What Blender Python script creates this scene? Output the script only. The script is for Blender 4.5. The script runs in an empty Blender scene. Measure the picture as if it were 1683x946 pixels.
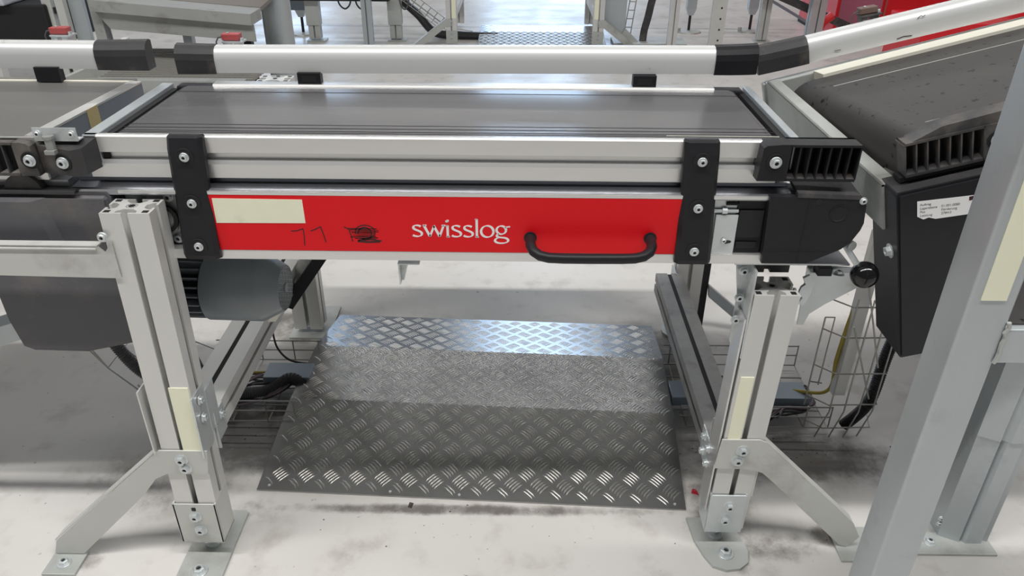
import bpy, bmesh, math, random
from mathutils import Vector, Matrix
random.seed(7)
R = math.radians
SC = bpy.context.scene
COL = SC.collection

# ------------------------------------------------------------------ camera
cd = bpy.data.cameras.new('camera'); cam = bpy.data.objects.new('camera', cd); COL.objects.link(cam)
F, PITCH, YAW, ROLL = 1253.7, 0.519313, -0.007105, 0.006944
cd.sensor_fit = 'HORIZONTAL'; cd.sensor_width = 36.0; cd.lens = 36.0*F/1683.0
cd.clip_start = .02; cd.clip_end = 200
fw = Vector((math.sin(YAW)*math.cos(PITCH), math.cos(YAW)*math.cos(PITCH), -math.sin(PITCH)))
ri = Vector((math.cos(YAW), -math.sin(YAW), 0)); up = ri.cross(fw)
r1 = math.cos(ROLL)*ri+math.sin(ROLL)*up; u1 = -math.sin(ROLL)*ri+math.cos(ROLL)*up
m = Matrix((r1, u1, -fw)).transposed().to_4x4(); m.translation = Vector((.66566, -1.14376, 1.24661))
cam.matrix_world = m
SC.camera = cam

# ------------------------------------------------------------------ world, lights, exposure
wd = bpy.data.worlds.new('world'); SC.world = wd; wd.use_nodes = True
bg = wd.node_tree.nodes['Background']; bg.inputs[0].default_value = (.93, .96, 1.0, 1); bg.inputs[1].default_value = .10
def area(name, loc, rot, sx, sy, power, col=(1, 1, 1)):
    l = bpy.data.lights.new(name, 'AREA'); l.shape = 'RECTANGLE'; l.size = sx; l.size_y = sy; l.energy = power; l.color = col
    o = bpy.data.objects.new(name, l); COL.objects.link(o); o.location = loc; o.rotation_euler = rot
    return o
# rows of tube lamps under the hall ceiling, running along x
area('tube_lamp_row', (.4, -1.45, 5.6), (0, 0, 0), 10, .20, 430, (1, .98, .95))
area('tube_lamp_row', (.4, 5.4, 5.6), (0, 0, 0), 14, .22, 140, (1, .985, .97))
area('tube_lamp_row', (.4, 10.8, 5.6), (0, 0, 0), 14, .22, 240, (1, .975, .94))
# daylight through two open loading gates at the far end of the hall
area('gate_daylight', (1.25, 14.5, 2.85), (R(-90), 0, 0), 2.5, 5.1, 210, (.52, .72, 1))
area('gate_daylight', (-3.9, 14.5, 2.1), (R(-90), 0, 0), 1.7, 3.6, 90, (.52, .72, 1))
SC.view_settings.view_transform = 'Standard'; SC.view_settings.look = 'None'
SC.view_settings.gamma = 1; SC.view_settings.use_curve_mapping = False
SC.view_settings.exposure = 0.08

# ------------------------------------------------------------------ materials
def mat(name, col, rough=.5, metal=0., var=.08, vscale=20, stretch=(1, 1, 1), bump=0., bscale=200, dirt=None, dscale=6, dlo=.55, dhi=.7, spec=.5, rvar=0.):
    m = bpy.data.materials.new(name); m.use_nodes = True; nt = m.node_tree; N = nt.nodes; L = nt.links
    b = N['Principled BSDF']; b.inputs['Roughness'].default_value = rough; b.inputs['Metallic'].default_value = metal
    b.inputs['Specular IOR Level'].default_value = spec
    tc = N.new('ShaderNodeTexCoord'); mp = N.new('ShaderNodeMapping'); mp.inputs['Scale'].default_value = stretch
    L.new(tc.outputs['Object'], mp.inputs[0])
    n = N.new('ShaderNodeTexNoise'); n.inputs['Scale'].default_value = vscale; n.inputs['Detail'].default_value = 5
    L.new(mp.outputs[0], n.inputs['Vector'])
    mx = N.new('ShaderNodeMix'); mx.data_type = 'RGBA'
    mx.inputs[6].default_value = tuple(c*(1-var) for c in col)+(1,); mx.inputs[7].default_value = tuple(min(1, c*(1+var)) for c in col)+(1,)
    L.new(n.outputs[0], mx.inputs[0]); out = mx.outputs[2]
    if dirt:
        n2 = N.new('ShaderNodeTexNoise'); n2.inputs['Scale'].default_value = dscale; n2.inputs['Detail'].default_value = 8; n2.inputs['Roughness'].default_value = .65
        L.new(tc.outputs['Object'], n2.inputs['Vector'])
        mr = N.new('ShaderNodeMapRange'); mr.inputs[1].default_value = dlo; mr.inputs[2].default_value = dhi; L.new(n2.outputs[0], mr.inputs[0])
        m2 = N.new('ShaderNodeMix'); m2.data_type = 'RGBA'; L.new(mr.outputs[0], m2.inputs[0]); L.new(out, m2.inputs[6]); m2.inputs[7].default_value = dirt+(1,); out = m2.outputs[2]
    L.new(out, b.inputs['Base Color'])
    if rvar:
        r = N.new('ShaderNodeMapRange'); r.inputs[3].default_value = rough-rvar; r.inputs[4].default_value = rough+rvar
        L.new(n.outputs[0], r.inputs[0]); L.new(r.outputs[0], b.inputs['Roughness'])
    if bump:
        n3 = N.new('ShaderNodeTexNoise'); n3.inputs['Scale'].default_value = bscale; n3.inputs['Detail'].default_value = 3
        L.new(mp.outputs[0], n3.inputs['Vector'])
        bp = N.new('ShaderNodeBump'); bp.inputs['Strength'].default_value = bump; bp.inputs['Distance'].default_value = .001
        L.new(n3.outputs[0], bp.inputs['Height']); L.new(bp.outputs[0], b.inputs['Normal'])
    return m
ALU = mat('anodised_aluminium', (.76, .76, .75), .33, .75, .05, 40, (.15, 1, 1), .05, 300)
ALUP = mat('aluminium_post', (.72, .72, .70), .42, .35, .05, 12, (1, 1, .2), .04, 200, (.52, .50, .46), 5, .6, .8)
RAIL = mat('silver_guard_profile', (.74, .75, .75), .36, .25, .03, 8, (.2, 1, 1), .03, 200, (.5, .49, .46), 25, .68, .74)
ZINC = mat('zinc_plated_steel', (.66, .70, .71), .38, .6, .10, 22, (1, 1, 1), .08, 120, (.42, .42, .40), 9, .58, .75)
GALV = mat('galvanised_steel', (.50, .54, .56), .42, .5, .14, 10, (1, 1, .35), .1, 150, (.36, .38, .38), 7, .55, .75)
GALVD = mat('dull_galvanised_steel', (.52, .54, .52), .5, .4, .14, 10, (1, 1, 1), .1, 150, (.33, .33, .30), 7, .5, .75)
GREYP = mat('grey_painted_steel', (.60, .61, .58), .5, .1, .08, 9, (1, 1, 1), .05, 100, (.42, .41, .38), 7, .55, .75)
BLK = mat('black_plastic', (.017, .017, .020), .42, 0, .15, 60, (1, 1, 1), .15, 600, spec=.3)
BLKD = mat('dusty_black_plastic', (.042, .041, .043), .5, 0, .2, 30, (1, 1, 1), .15, 600, (.15, .135, .12), 9, .5, .72)
DUSTY = mat('dark_grey_plastic', (.100, .100, .112), .45, 0, .15, 8, (1, 1, 1), .08, 400, (.19, .175, .155), 5, .52, .75)
DARK = mat('dark_cavity', (.012, .012, .013), .7)
BELT = mat('belt_rubber', (.135, .133, .138), .21, 0, .12, 6, (.05, 3, 3), .12, 90, spec=.5)
SPECK = mat('belt_rubber_speckled', (.062, .058, .056), .50, 0, .10, 14, (1, 1, 1), .08, 400, (.008, .008, .008), 55, .605, .63, spec=.35)
RED = mat('red_gloss_paint', (.80, .003, .010), .38, 0, .04, 12, spec=.3)
REDD = mat('faded_red_paint', (.42, .075, .075), .5, 0, .12, 30)
REDC = mat('red_cabinet_paint', (.68, .012, .02), .35, 0, .06, 2)
PINK = mat('dusky_red_panel', (.42, .14, .20), .25, 0, .1, 2)
CREAM = mat('cream_sticker', (.93, .93, .72), .5, 0, .03, 40, dirt=(.66, .67, .52), dscale=12, dlo=.62, dhi=.8)
IVORY = mat('ivory_strip', (.80, .78, .68), .5, 0, .04, 20)
WHITE = mat('white_print', (.92, .92, .92), .5, 0, .01)
INK = mat('black_ink', (.05, .01, .012), .6, 0, .05)
MOTOR = mat('blue_grey_motor_paint', (.21, .235, .255), .38, 0, .06, 10, (1, 1, 1), .05, 200)
CAST = mat('cast_metal', (.33, .34, .33), .5, .4, .15, 30, (1, 1, 1), .2, 80)
WIRE = mat('tray_wire', (.42, .41, .38), .4, .6, .15, 30)
CABLE = mat('black_cable', (.02, .02, .022), .5)
GREYS = mat('weathered_grey_steel', (.36, .37, .36), .6, .1, .12, 9, dirt=(.24, .235, .22), dscale=8)
HOSE = mat('grey_corrugated_hose', (.10, .10, .105), .55)
YCAB = mat('yellow_cable', (.42, .33, .06), .5)
PCAB = mat('violet_grey_cable', (.22, .16, .19), .5)
CHAN = mat('blue_grey_channel', (.24, .29, .34), .45, .3, .1, 12)
TAN = mat('tan_tape', (.50, .40, .20), .6)
DEBRIS = mat('dirt_crumbs', (.07, .06, .05), .9)
REDB = mat('red_scrap', (.55, .02, .04), .5)
PLATE = mat('aluminium_tread_plate', (.42, .42, .42), .24, .85, .12, 7, (1, 1, 1), .05, 300, (.24, .23, .21), 5, .55, .8, rvar=.06)
TREAD = mat('worn_tread_bars', (.62, .61, .58), .30, .9, .1, 40)

# concrete floor
def concrete():
    m = bpy.data.materials.new('painted_concrete'); m.use_nodes = True; nt = m.node_tree; N = nt.nodes; L = nt.links
    b = N['Principled BSDF']; tc = N.new('ShaderNodeTexCoord'); P = tc.outputs['Object']
    def noise(sc, det=8, ro=.6):
        n = N.new('ShaderNodeTexNoise'); n.inputs['Scale'].default_value = sc; n.inputs['Detail'].default_value = det; n.inputs['Roughness'].default_value = ro
        L.new(P, n.inputs['Vector']); return n.outputs[0]
    def mrange(v, a, c, d=0., e=1.):
        r = N.new('ShaderNodeMapRange'); r.interpolation_type = 'SMOOTHSTEP'
        for i, x in enumerate((a, c, d, e)): r.inputs[i+1].default_value = x
        L.new(v, r.inputs[0]); return r.outputs[0]
    def mixc(f, a, c):
        x = N.new('ShaderNodeMix'); x.data_type = 'RGBA'; L.new(f, x.inputs[0])
        if isinstance(a, tuple): x.inputs[6].default_value = a+(1,)
        else: L.new(a, x.inputs[6])
        if isinstance(c, tuple): x.inputs[7].default_value = c+(1,)
        else: L.new(c, x.inputs[7])
        return x.outputs[2]
    def math_(op, a, c):
        x = N.new('ShaderNodeMath'); x.operation = op
        for i, v in enumerate((a, c)):
            if isinstance(v, (int, float)): x.inputs[i].default_value = v
            else: L.new(v, x.inputs[i])
        x.use_clamp = True
        return x.outputs[0]
    base = mixc(noise(1.7), (.60, .58, .55), (.70, .685, .66))
    base = mixc(mrange(noise(9), .5, .75), base, (.50, .475, .445))
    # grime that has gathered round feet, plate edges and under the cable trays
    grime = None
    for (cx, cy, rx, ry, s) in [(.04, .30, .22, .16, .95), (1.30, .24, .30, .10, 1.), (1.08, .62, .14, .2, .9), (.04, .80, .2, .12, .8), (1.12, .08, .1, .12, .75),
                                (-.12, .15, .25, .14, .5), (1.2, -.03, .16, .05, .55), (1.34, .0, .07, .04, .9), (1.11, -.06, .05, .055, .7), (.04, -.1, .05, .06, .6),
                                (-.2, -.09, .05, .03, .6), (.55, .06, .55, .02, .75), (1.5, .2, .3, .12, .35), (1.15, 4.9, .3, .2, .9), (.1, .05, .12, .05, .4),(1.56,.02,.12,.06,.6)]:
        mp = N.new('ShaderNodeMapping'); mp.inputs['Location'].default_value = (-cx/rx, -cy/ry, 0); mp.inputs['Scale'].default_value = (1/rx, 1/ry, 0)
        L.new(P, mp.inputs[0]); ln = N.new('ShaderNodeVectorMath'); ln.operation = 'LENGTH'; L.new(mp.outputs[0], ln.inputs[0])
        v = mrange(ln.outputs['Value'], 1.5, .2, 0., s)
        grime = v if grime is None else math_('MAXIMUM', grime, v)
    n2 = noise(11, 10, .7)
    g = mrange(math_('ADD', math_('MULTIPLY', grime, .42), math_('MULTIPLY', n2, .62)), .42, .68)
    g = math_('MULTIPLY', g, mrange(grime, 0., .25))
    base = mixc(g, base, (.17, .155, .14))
    # random crumbs, scuffs and stains everywhere
    base = mixc(mrange(noise(38, 5, .55), .69, .74, 0, .8), base, (.22, .20, .18))
    base = mixc(mrange(noise(4.2, 10, .75), .60, .78, 0, .7), base, (.36, .33, .31))
    # pour joints, far apart
    sp = N.new('ShaderNodeSeparateXYZ'); L.new(P, sp.inputs[0])
    w = math_('ABSOLUTE', math_('SUBTRACT', sp.outputs[1], 0), 0)
    x = N.new('ShaderNodeMath'); x.operation = 'SUBTRACT'; L.new(sp.outputs[1], x.inputs[0]); x.inputs[1].default_value = 5.33
    y = N.new('ShaderNodeMath'); y.operation = 'ABSOLUTE'; L.new(x.outputs[0], y.inputs[0])
    base = mixc(mrange(y.outputs[0], .03, .008, 0, .6), base, (.3, .3, .32))
    L.new(base, b.inputs['Base Color'])
    rr = mrange(noise(3.), .3, .7, .30, .46); L.new(rr, b.inputs['Roughness']); b.inputs['Specular IOR Level'].default_value = .45
    bp = N.new('ShaderNodeBump'); bp.inputs['Strength'].default_value = .15; bp.inputs['Distance'].default_value = .002; L.new(noise(60), bp.inputs['Height']); L.new(bp.outputs[0], b.inputs['Normal'])
    return m
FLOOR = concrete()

# ------------------------------------------------------------------ mesh helpers
class MB:
    def __init__(s): s.b = bmesh.new()
    def _v(s, pts): return [s.b.verts.new(p) for p in pts]
    def box(s, x0, x1, y0, y1, z0, z1, bev=0., M=None):
        v = s._v([(x, y, z) for x in (x0, x1) for y in (y0, y1) for z in (z0, z1)])
        fs = [s.b.faces.new([v[i] for i in q]) for q in ((0, 1, 3, 2), (4, 6, 7, 5), (0, 4, 5, 1), (2, 3, 7, 6), (0, 2, 6, 4), (1, 5, 7, 3))]
        if M is not None: bmesh.ops.transform(s.b, matrix=M, verts=v)
        if bev:
            es = list({e for f in fs for e in f.edges}); bmesh.ops.bevel(s.b, geom=es, offset=bev, segments=2, affect='EDGES', profile=.5)
        return s
    def ext(s, poly, ax, a0, a1):
        f = {'x': lambda p, a: (a, p[0], p[1]), 'y': lambda p, a: (p[0], a, p[1]), 'z': lambda p, a: (p[0], p[1], a)}[ax]
        A = s._v([f(p, a0) for p in poly]); B = s._v([f(p, a1) for p in poly]); n = len(poly)
        s.b.faces.new(A); s.b.faces.new(B[::-1])
        for i in range(n): s.b.faces.new([A[i], B[i], B[(i+1) % n], A[(i+1) % n]])
        return s
    def hexa(s, bot, top):
        A = s._v(bot); B = s._v(top); n = len(A)
        s.b.faces.new(A[::-1]); s.b.faces.new(B)
        for i in range(n): s.b.faces.new([A[i], A[(i+1) % n], B[(i+1) % n], B[i]])
        return s
    def tube(s, pts, r, n=10, closed=False, rf=None):
        pts = [Vector(p) for p in pts]; rings = []; k = len(pts); prev = None
        for i, p in enumerate(pts):
            d = ((pts[min(i+1, k-1)]-p).normalized()+(p-pts[max(i-1, 0)]).normalized())
            d = d.normalized() if d.length > 1e-6 else Vector((0, 0, 1))
            if prev is None: a = d.orthogonal().normalized()
            else:
                a = prev-d*prev.dot(d); a = a.normalized() if a.length > 1e-6 else d.orthogonal().normalized()
            prev = a; c = d.cross(a); rad = rf(i) if rf else r
            rings.append(s._v([p+rad*(math.cos(2*math.pi*j/n)*a+math.sin(2*math.pi*j/n)*c) for j in range(n)]))
        for A, B in zip(rings, rings[1:]):
            for j in range(n): s.b.faces.new([A[j], A[(j+1) % n], B[(j+1) % n], B[j]])
        s.b.faces.new(rings[0][::-1]); s.b.faces.new(rings[-1]); return s
    def lathe(s, prof, M=None, n=28):
        # prof: (r, h) along +z
        rings = []; allv = []
        for r, h in prof:
            q = s._v([(r*math.cos(2*math.pi*j/n), r*math.sin(2*math.pi*j/n), h) for j in range(n)]); rings.append(q); allv += q
        for A, B in zip(rings, rings[1:]):
            for j in range(n): s.b.faces.new([A[j], A[(j+1) % n], B[(j+1) % n], B[j]])
        s.b.faces.new(rings[0][::-1]); s.b.faces.new(rings[-1])
        if M is not None: bmesh.ops.transform(s.b, matrix=M, verts=allv)
        return s
    def ribbon(s, pts, hw, fy, M=None):
        """flat stroke with thickness; hw(direction angle) -> half width; pts in 2-D mapped by fy(u, v, d)"""
        L_, R_ = [], []; k = len(pts)
        for i in range(k):
            a = pts[max(i-1, 0)]; c = pts[min(i+1, k-1)]; dx, dy = c[0]-a[0], c[1]-a[1]; l = math.hypot(dx, dy) or 1
            h = hw(math.atan2(dy, dx)); nx, ny = -dy/l*h, dx/l*h
            L_.append((pts[i][0]+nx, pts[i][1]+ny)); R_.append((pts[i][0]-nx, pts[i][1]-ny))
        for d in (0,):
            A = s._v([fy(u, v, 1) for u, v in L_]); B = s._v([fy(u, v, 1) for u, v in R_])
            A0 = s._v([fy(u, v, 0) for u, v in L_]); B0 = s._v([fy(u, v, 0) for u, v in R_])
        for i in range(k-1):
            s.b.faces.new([A[i], A[i+1], B[i+1], B[i]]); s.b.faces.new([A[i], A0[i], A0[i+1], A[i+1]]); s.b.faces.new([B[i], B[i+1], B0[i+1], B0[i]])
        return s
    def warp(s, f):
        for v in s.b.verts: v.co = Vector(f(*v.co))
        return s
    def mesh(s, name, m, smooth=False):
        bmesh.ops.recalc_face_normals(s.b, faces=s.b.faces)
        me = bpy.data.meshes.new(name); s.b.to_mesh(me); s.b.free()
        for q in (m if isinstance(m, (list, tuple)) else [m]): me.materials.append(q)
        if smooth:
            me.polygons.foreach_set('use_smooth', [True]*len(me.polygons))
            try: me.set_sharp_from_angle(angle=R(35))
            except Exception: pass
        return me
def WM(o):
    if o is None: return Matrix()
    return WM(o.parent) @ o.matrix_parent_inverse @ o.matrix_basis
def part(name, mb, m, parent=None, smooth=False, label=None, local=False, kind=None):
    me = mb if isinstance(mb, bpy.types.Mesh) else mb.mesh(name, m, smooth)
    o = bpy.data.objects.new(name, me); COL.objects.link(o)
    if parent is not None:
        o.parent = parent
        if not local: o.matrix_parent_inverse = WM(parent).inverted()
    if label: o['label'] = label
    if kind: o['kind'] = kind
    return o
def thing(name, label, cat, loc=(0, 0, 0), rot=(0, 0, 0), group=None):
    o = bpy.data.objects.new(name, None); COL.objects.link(o); o.empty_display_size = .05
    o.location = loc; o.rotation_euler = rot; o['label'] = label; o['category'] = cat
    if group: o['group'] = group
    return o
def tag(o, label, cat, group=None):
    o['label'] = label; o['category'] = cat
    if group: o['group'] = group
    return o
def T(x, y, z): return Matrix.Translation((x, y, z))
def RX(a): return Matrix.Rotation(R(a), 4, 'X')
def RY(a): return Matrix.Rotation(R(a), 4, 'Y')
def RZ(a): return Matrix.Rotation(R(a), 4, 'Z')
DIRM = {'-y': RX(90), '+y': RX(-90), '+x': RY(90), '-x': RY(-90), '+z': Matrix(), '-z': RX(180)}
# socket bolt: washer, head, dark hexagon socket
def bolt_mesh(name, r=.0068, h=.006, wr=.0095, hexhead=False):
    b = MB(); n = 6 if hexhead else 16
    b.lathe([(wr, 0), (wr, .0015), (wr*.95, .002)], None, 18)
    b.lathe([(r, .002), (r, h), (r*.85, h+.0008), (r*.5, h+.0008), (r*.45, h-.0015)], None, n)
    me = b.mesh(name, [ZINC, DARK])
    for p in me.polygons:
        if all(abs(me.vertices[i].co.z-(h-.0015)) < 1e-5 for i in p.vertices): p.material_index = 1
    return me
BOLT = bolt_mesh('bolt'); BOLTH = bolt_mesh('hex_bolt', .0085, .008, .0125, True); BOLTS = bolt_mesh('small_bolt', .0045, .004, .006)
def bolt(p, d, parent, me=None, local=False, name='bolt', s=1.):
    o = part(name, me or BOLT, None, parent, local=local); o.matrix_basis = T(*p) @ DIRM[d] @ Matrix.Diagonal((s, s, s, 1))
    return o
def tslot(x0, x1, y0, y1, o=.0105, lip=.004, cav=.036, dep=.021):
    out = []
    cs = [(x0, y0), (x1, y0), (x1, y1), (x0, y1)]
    for i in range(4):
        a = Vector(cs[i]); c = Vector(cs[(i+1) % 4]); t = (c-a).normalized(); n = Vector((-t.y, t.x)); L_ = (c-a).length; mid = L_/2; d = min(dep, .3*min(x1-x0, y1-y0))
        cv = min(cav, L_*.42)
        out.append(tuple(a))
        for s_, q in ((-o/2, 0), (-o/2, lip), (-cv/2, lip), (-cv/2, lip+.4*(d-lip)), (-cv*.22, d), (cv*.22, d), (cv/2, lip+.4*(d-lip)), (cv/2, lip), (o/2, lip), (o/2, 0)):
            out.append(tuple(a+t*(mid+s_)+n*q))
    return out
def rrect(x0, x1, y0, y1, r, n=4):
    out = []
    for cx, cy, a0 in ((x1-r, y0+r, -90), (x1-r, y1-r, 0), (x0+r, y1-r, 90), (x0+r, y0+r, 180)):
        for i in range(n+1):
            a = R(a0+90*i/n); out.append((cx+r*math.cos(a), cy+r*math.sin(a)))
    return out

# ------------------------------------------------------------------ setting
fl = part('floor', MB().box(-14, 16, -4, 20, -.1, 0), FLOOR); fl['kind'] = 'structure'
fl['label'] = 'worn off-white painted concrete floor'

# ================================================================== MAIN CONVEYOR
H = .86
main = thing('belt_conveyor', 'belt conveyor with red side panel and black handle, in the middle', 'conveyor', (.55, .15, 0))
# belt: flat run, rounded over end rollers
def beltpoly(x0, x1, zt, t, r):
    p = [(x0+r, zt), (x1-r, zt)]
    for i in range(1, 7): a = R(90-30*i); p.append((x1-r+r*math.cos(a), zt-r+r*math.sin(a)))
    for i in range(0, 6): a = R(-90-30*i); p.append((x0+r+r*math.cos(a), zt-r+r*math.sin(a)))
    return p
part('belt', MB().ext(beltpoly(.018, 1.082, H-.002, .003, .022), 'y', .012, .296), BELT, main, True)
bl = MB()
for yy, w in ((.255, .0012), (.062, .001), (.045, .0016), (.03, .0012), (.022, .001)):
    bl.box(.03, 1.075, yy, yy+w, H-.0021, H-.0015)
part('wear_line', bl, DARK, main, label='dark wear lines along the belt')
part('wear_line', MB().box(.9, 1.078, .0245, .0262, H-.0021, H-.0014), IVORY, main, label='pale scratch near the right front of the belt')
# front rail, two stacked flanges with a groove between
fr = [(.012, .858), (.010, .8595), (.002, .8595), (0, .857), (0, .832), (.006, .831), (.010, .828), (.010, .8195), (.0015, .8188), (-.0015, .8135), (-.0015, .791), (.002, .789), (.030, .789), (.030, .845), (.012, .845)]
part('front_rail', MB().ext(fr, 'x', -.015, 1.075), ALU, main)
rr = [(.296, .845), (.296, .858), (.298, .861), (.322, .861), (.324, .859), (.324, .79), (.296, .79)]
part('rear_rail', MB().ext(rr, 'x', .085, 1.035), ALU, main)
part('roller_bearing_block', MB().box(1.035, 1.09, .296, .326, .8, .857, .003), BLK, main)
part('roller_bearing_block', MB().box(.015, .085, .296, .324, .8, .857, .003), BLK, main)
part('end_rail', MB().box(-.016, .006, .0, .31, .80, .8595, .0015), GALV, main)
part('end_rail', MB().box(1.094, 1.108, .0, .32, .80, .8595, .0015), GALV, main)
part('belt_gap', MB().box(.006, .017, .006, .3, .80, .852), DARK, main)
part('belt_gap', MB().box(1.083, 1.094, .006, .31, .80, .852), DARK, main)
# lower frame channel under the rail
YF = -.020
part('lower_frame_top', MB().ext([(YF, .768), (YF, .777), (YF+.004, .779), (YF+.030, .781), (.012, .7855), (.04, .787), (.04, .768)], 'x', -.045, 1.10), mat('shaded_aluminium', (.36, .37, .40), .28, .9, .15, 10, (.1, 1, 1)), main)  # shade beneath the front rail is put into this darker metal colour
part('top_edge_strip', MB().box(.03, 1.065, YF-.0025, YF+.004, .7705, .7765, .0008), ALU, main)
part('bottom_strip', MB().box(.055, 1.075, YF-.001, .03, .655, .6725, .001), ALU, main)
part('inner_side_plate', MB().box(.02, 1.1, .014, .018, .665, .768), ZINC, main)
part('inner_frame', MB().box(.02, 1.1, .255, .275, .655, .79), ALU, main)
part('underside_pan', MB().box(.03, 1.1, .02, .27, .668, .672), GALVD, main)
part('underside_tray', MB().box(.0, 1.12, .28, .74, .60, .615, .002).box(.0, 1.12, .73, .74, .60, .66), GALVD, main)
# red fascia with sticker, lettering, handle
fas = part('fascia_panel', MB().box(.168, .945, YF-.0022, YF+.001, .6725, .7700, .0006), RED, main, label='glossy red side panel')
part('sticker', MB().ext([(.178, .7645), (.322, .7635), (.3225, .7225), (.178, .7215)], 'y', YF-.0027, YF-.002), CREAM, fas, label='blank pale yellow rectangular sticker')
# lettering drawn with a broad-nib stroke
def arc(cx, cy, rx, ry, a0, a1, n=14): return [(cx+rx*math.cos(R(a0+(a1-a0)*i/n)), cy+ry*math.sin(R(a0+(a1-a0)*i/n))) for i in range(n+1)]
def bez(p0, p1, p2, p3, n=12):
    return [tuple((1-t)**3*p0[k]+3*(1-t)**2*t*p1[k]+3*(1-t)*t*t*p2[k]+t**3*p3[k] for k in (0, 1)) for t in [i/n for i in range(n+1)]]
def L_s(): return [bez((.60, .86), (.42, 1.02), (.08, 1.0), (.10, .76))+bez((.10, .76), (.12, .52), (.66, .52), (.66, .25))[1:]+bez((.66, .25), (.64, -.04), (.22, -.04), (.04, .12))[1:]]
def L_w(): return [[(.02, .97), (.40, .03)], [(.40, .03), (.72, .93)], [(.68, .97), (1.06, .03)], [(1.06, .03), (1.36, .97)], [(-.05, .97), (.2, .97)], [(1.22, .97), (1.48, .97)]]
def L_i(): return [[(.12, .98), (.12, 0)], [(0, .93), (.14, .98)], [(0.02, .01), (.25, .01)], arc(.11, 1.35, .05, .05, 0, 360, 10)]
def L_l(): return [[(.12, 1.55), (.12, 0)], [(0, 1.50), (.14, 1.55)], [(0.02, .01), (.25, .01)]]
def L_o(): return [arc(.45, .49, .42, .49, 0, 360, 26)]
def L_g(): return [arc(.38, .62, .32, .35, 0, 360, 22), [(.62, .86), (.98, .92)], bez((.22, .30), (-.05, .15), (.10, -.02), (.40, -.02))+bez((.40, -.02), (1.0, -.03), (1.0, -.5), (.42, -.52))[1:]+bez((.42, -.52), (-.2, -.52), (-.12, -.12), (.2, -.05))[1:]]
letters = [(L_s, .80), (L_w, 1.50), (L_i, .36), (L_s, .80), (L_s, .82), (L_l, .38), (L_o, 1.02), (L_g, 1.0)]
xh = .0208; total = sum(w for _, w in letters); sx = .160/total
hwf = lambda a: (.00075+.0013*abs(math.sin(a-R(20))))
mb = MB(); xo = .4945
for fn, w in letters:
    for st in fn(): mb.ribbon([(xo+px*sx, .7005+py*xh) for px, py in st], hwf, lambda u, v, d: (u, YF-.0022-.0004*d, v))
    xo += w*sx
part('white_lettering', mb, WHITE, fas, label='word swisslog in white lettering')
# handwritten 11 and a crossed-out 12
ink = MB(); hk = lambda a: .00085
fy = lambda u, v, d: (u, YF-.0022-.0003*d, v)
for st in ([(.297, .708), (.306, .7085), (.317, .7125)], [(.317, .7125), (.3175, .700), (.316, .682)], [(.329, .7085), (.338, .712), (.346, .7165)], [(.346, .7165), (.349, .704), (.352, .688)]):
    ink.ribbon(st, hk, fy)
part('handwritten_number', ink, INK, fas, label='handwritten 11 in faint black marker')
ink = MB()
ink.ribbon([(.392, .712), (.394, .702), (.396, .690)], hk, fy); ink.ribbon([(.384, .7165), (.392, .712)], hk, fy)
ink.ribbon(arc(.418, .708, .016, .012, 200, -60, 16)+[(.410, .694), (.405, .692), (.425, .694), (.444, .692)], hk, fy)
ink.ribbon(arc(.417, .705, .011, .011, 180, -120, 12), lambda a: .0011, fy)
pts = [(.390, .714)]
for i in range(15): pts.append((.395+(.044 if i % 2 == 0 else .002)+random.uniform(-.005, .005), .7135-i*.00135))
ink.ribbon(pts, lambda a: .0006, fy); ink.ribbon([(.404, .691), (.42, .6895), (.441, .6905)], lambda a: .0016, fy)
part('handwritten_number', ink, INK, fas, label='scribbled-over handwritten 12 in black marker')
hd = [(.687, YF, .7005), (.687, YF-.014, .7), (.6875, YF-.028, .6985), (.692, YF-.041, .695), (.702, YF-.049, .6915), (.716, YF-.053, .690), (.74, YF-.054, .6895), (.78, YF-.054, .6895), (.83, YF-.054, .690), (.852, YF-.053, .6905), (.866, YF-.049, .692), (.8765, YF-.041, .6955), (.8815, YF-.028, .699), (.882, YF-.014, .701), (.882, YF, .7015)]
hdl = part('handle', MB().tube(hd, .0083, 16), BLK, main, True, label='black tubular pull handle')
for x, z in ((.687, .7005), (.882, .7015)):
    part('handle_socket', MB().lathe([(.0105, 0), (.0105, .0025), (.009, .003)], T(x, YF-.002, z) @ RX(90)), BLK, hdl, True)
# black clamp brackets
def clamp(xt, xb, w, label):
    b = MB(); hw = w/2
    # cross sections: top z to bottom z; slight outward lean towards the bottom, bevelled long edges
    secs = [(.8625, -.002, .95), (.8600, -.010, 1.0), (.850, -.0135, 1.0), (.842, -.0165, 1.0), (.75, -.025, 1.02), (.70, -.030, 1.04), (.668, -.033, 1.07), (.660, -.030, 1.07), (.657, -.022, 1.05)]
    rings = []
    for z, y, k in secs:
        t = (.8615-z)/.2045; cx = xt+(xb-xt)*t; h_ = hw*k
        rings.append(b._v([(cx-h_, .002 if z > .79 else YF+.001, z), (cx-h_, y+.004, z), (cx-h_+.006, y-.003, z), (cx+h_-.006, y-.003, z), (cx+h_, y+.004, z), (cx+h_, .002 if z > .79 else YF+.001, z)]))
    for A, B in zip(rings, rings[1:]):
        for j in range(6): b.b.faces.new([A[j], A[(j+1) % 6], B[(j+1) % 6], B[j]])
    b.b.faces.new(rings[0]); b.b.faces.new(rings[-1][::-1])
    o = part('clamp_bracket', b, BLK, main, label=label)
    lp = MB(); lp.box(xt-hw*.62, xt+hw*.62, -.0185, -.008, .843, .8465, .001)
    for z, y in ((.832, -.0205), (.757, -.0275), (.684, -.0345)):
        t = (.8615-z)/.2045; cx = xt+(xb-xt)*t
        part('bolt_recess', MB().lathe([(.0140, -.002), (.0140, .0008), (.0128, .0011), (.0120, .0004), (.0002, .0003)], T(cx, y, z) @ RX(90)), DARK, o, True)
        bolt((cx, y-.0006, z), '-y', o, s=.80)
    return o
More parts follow.
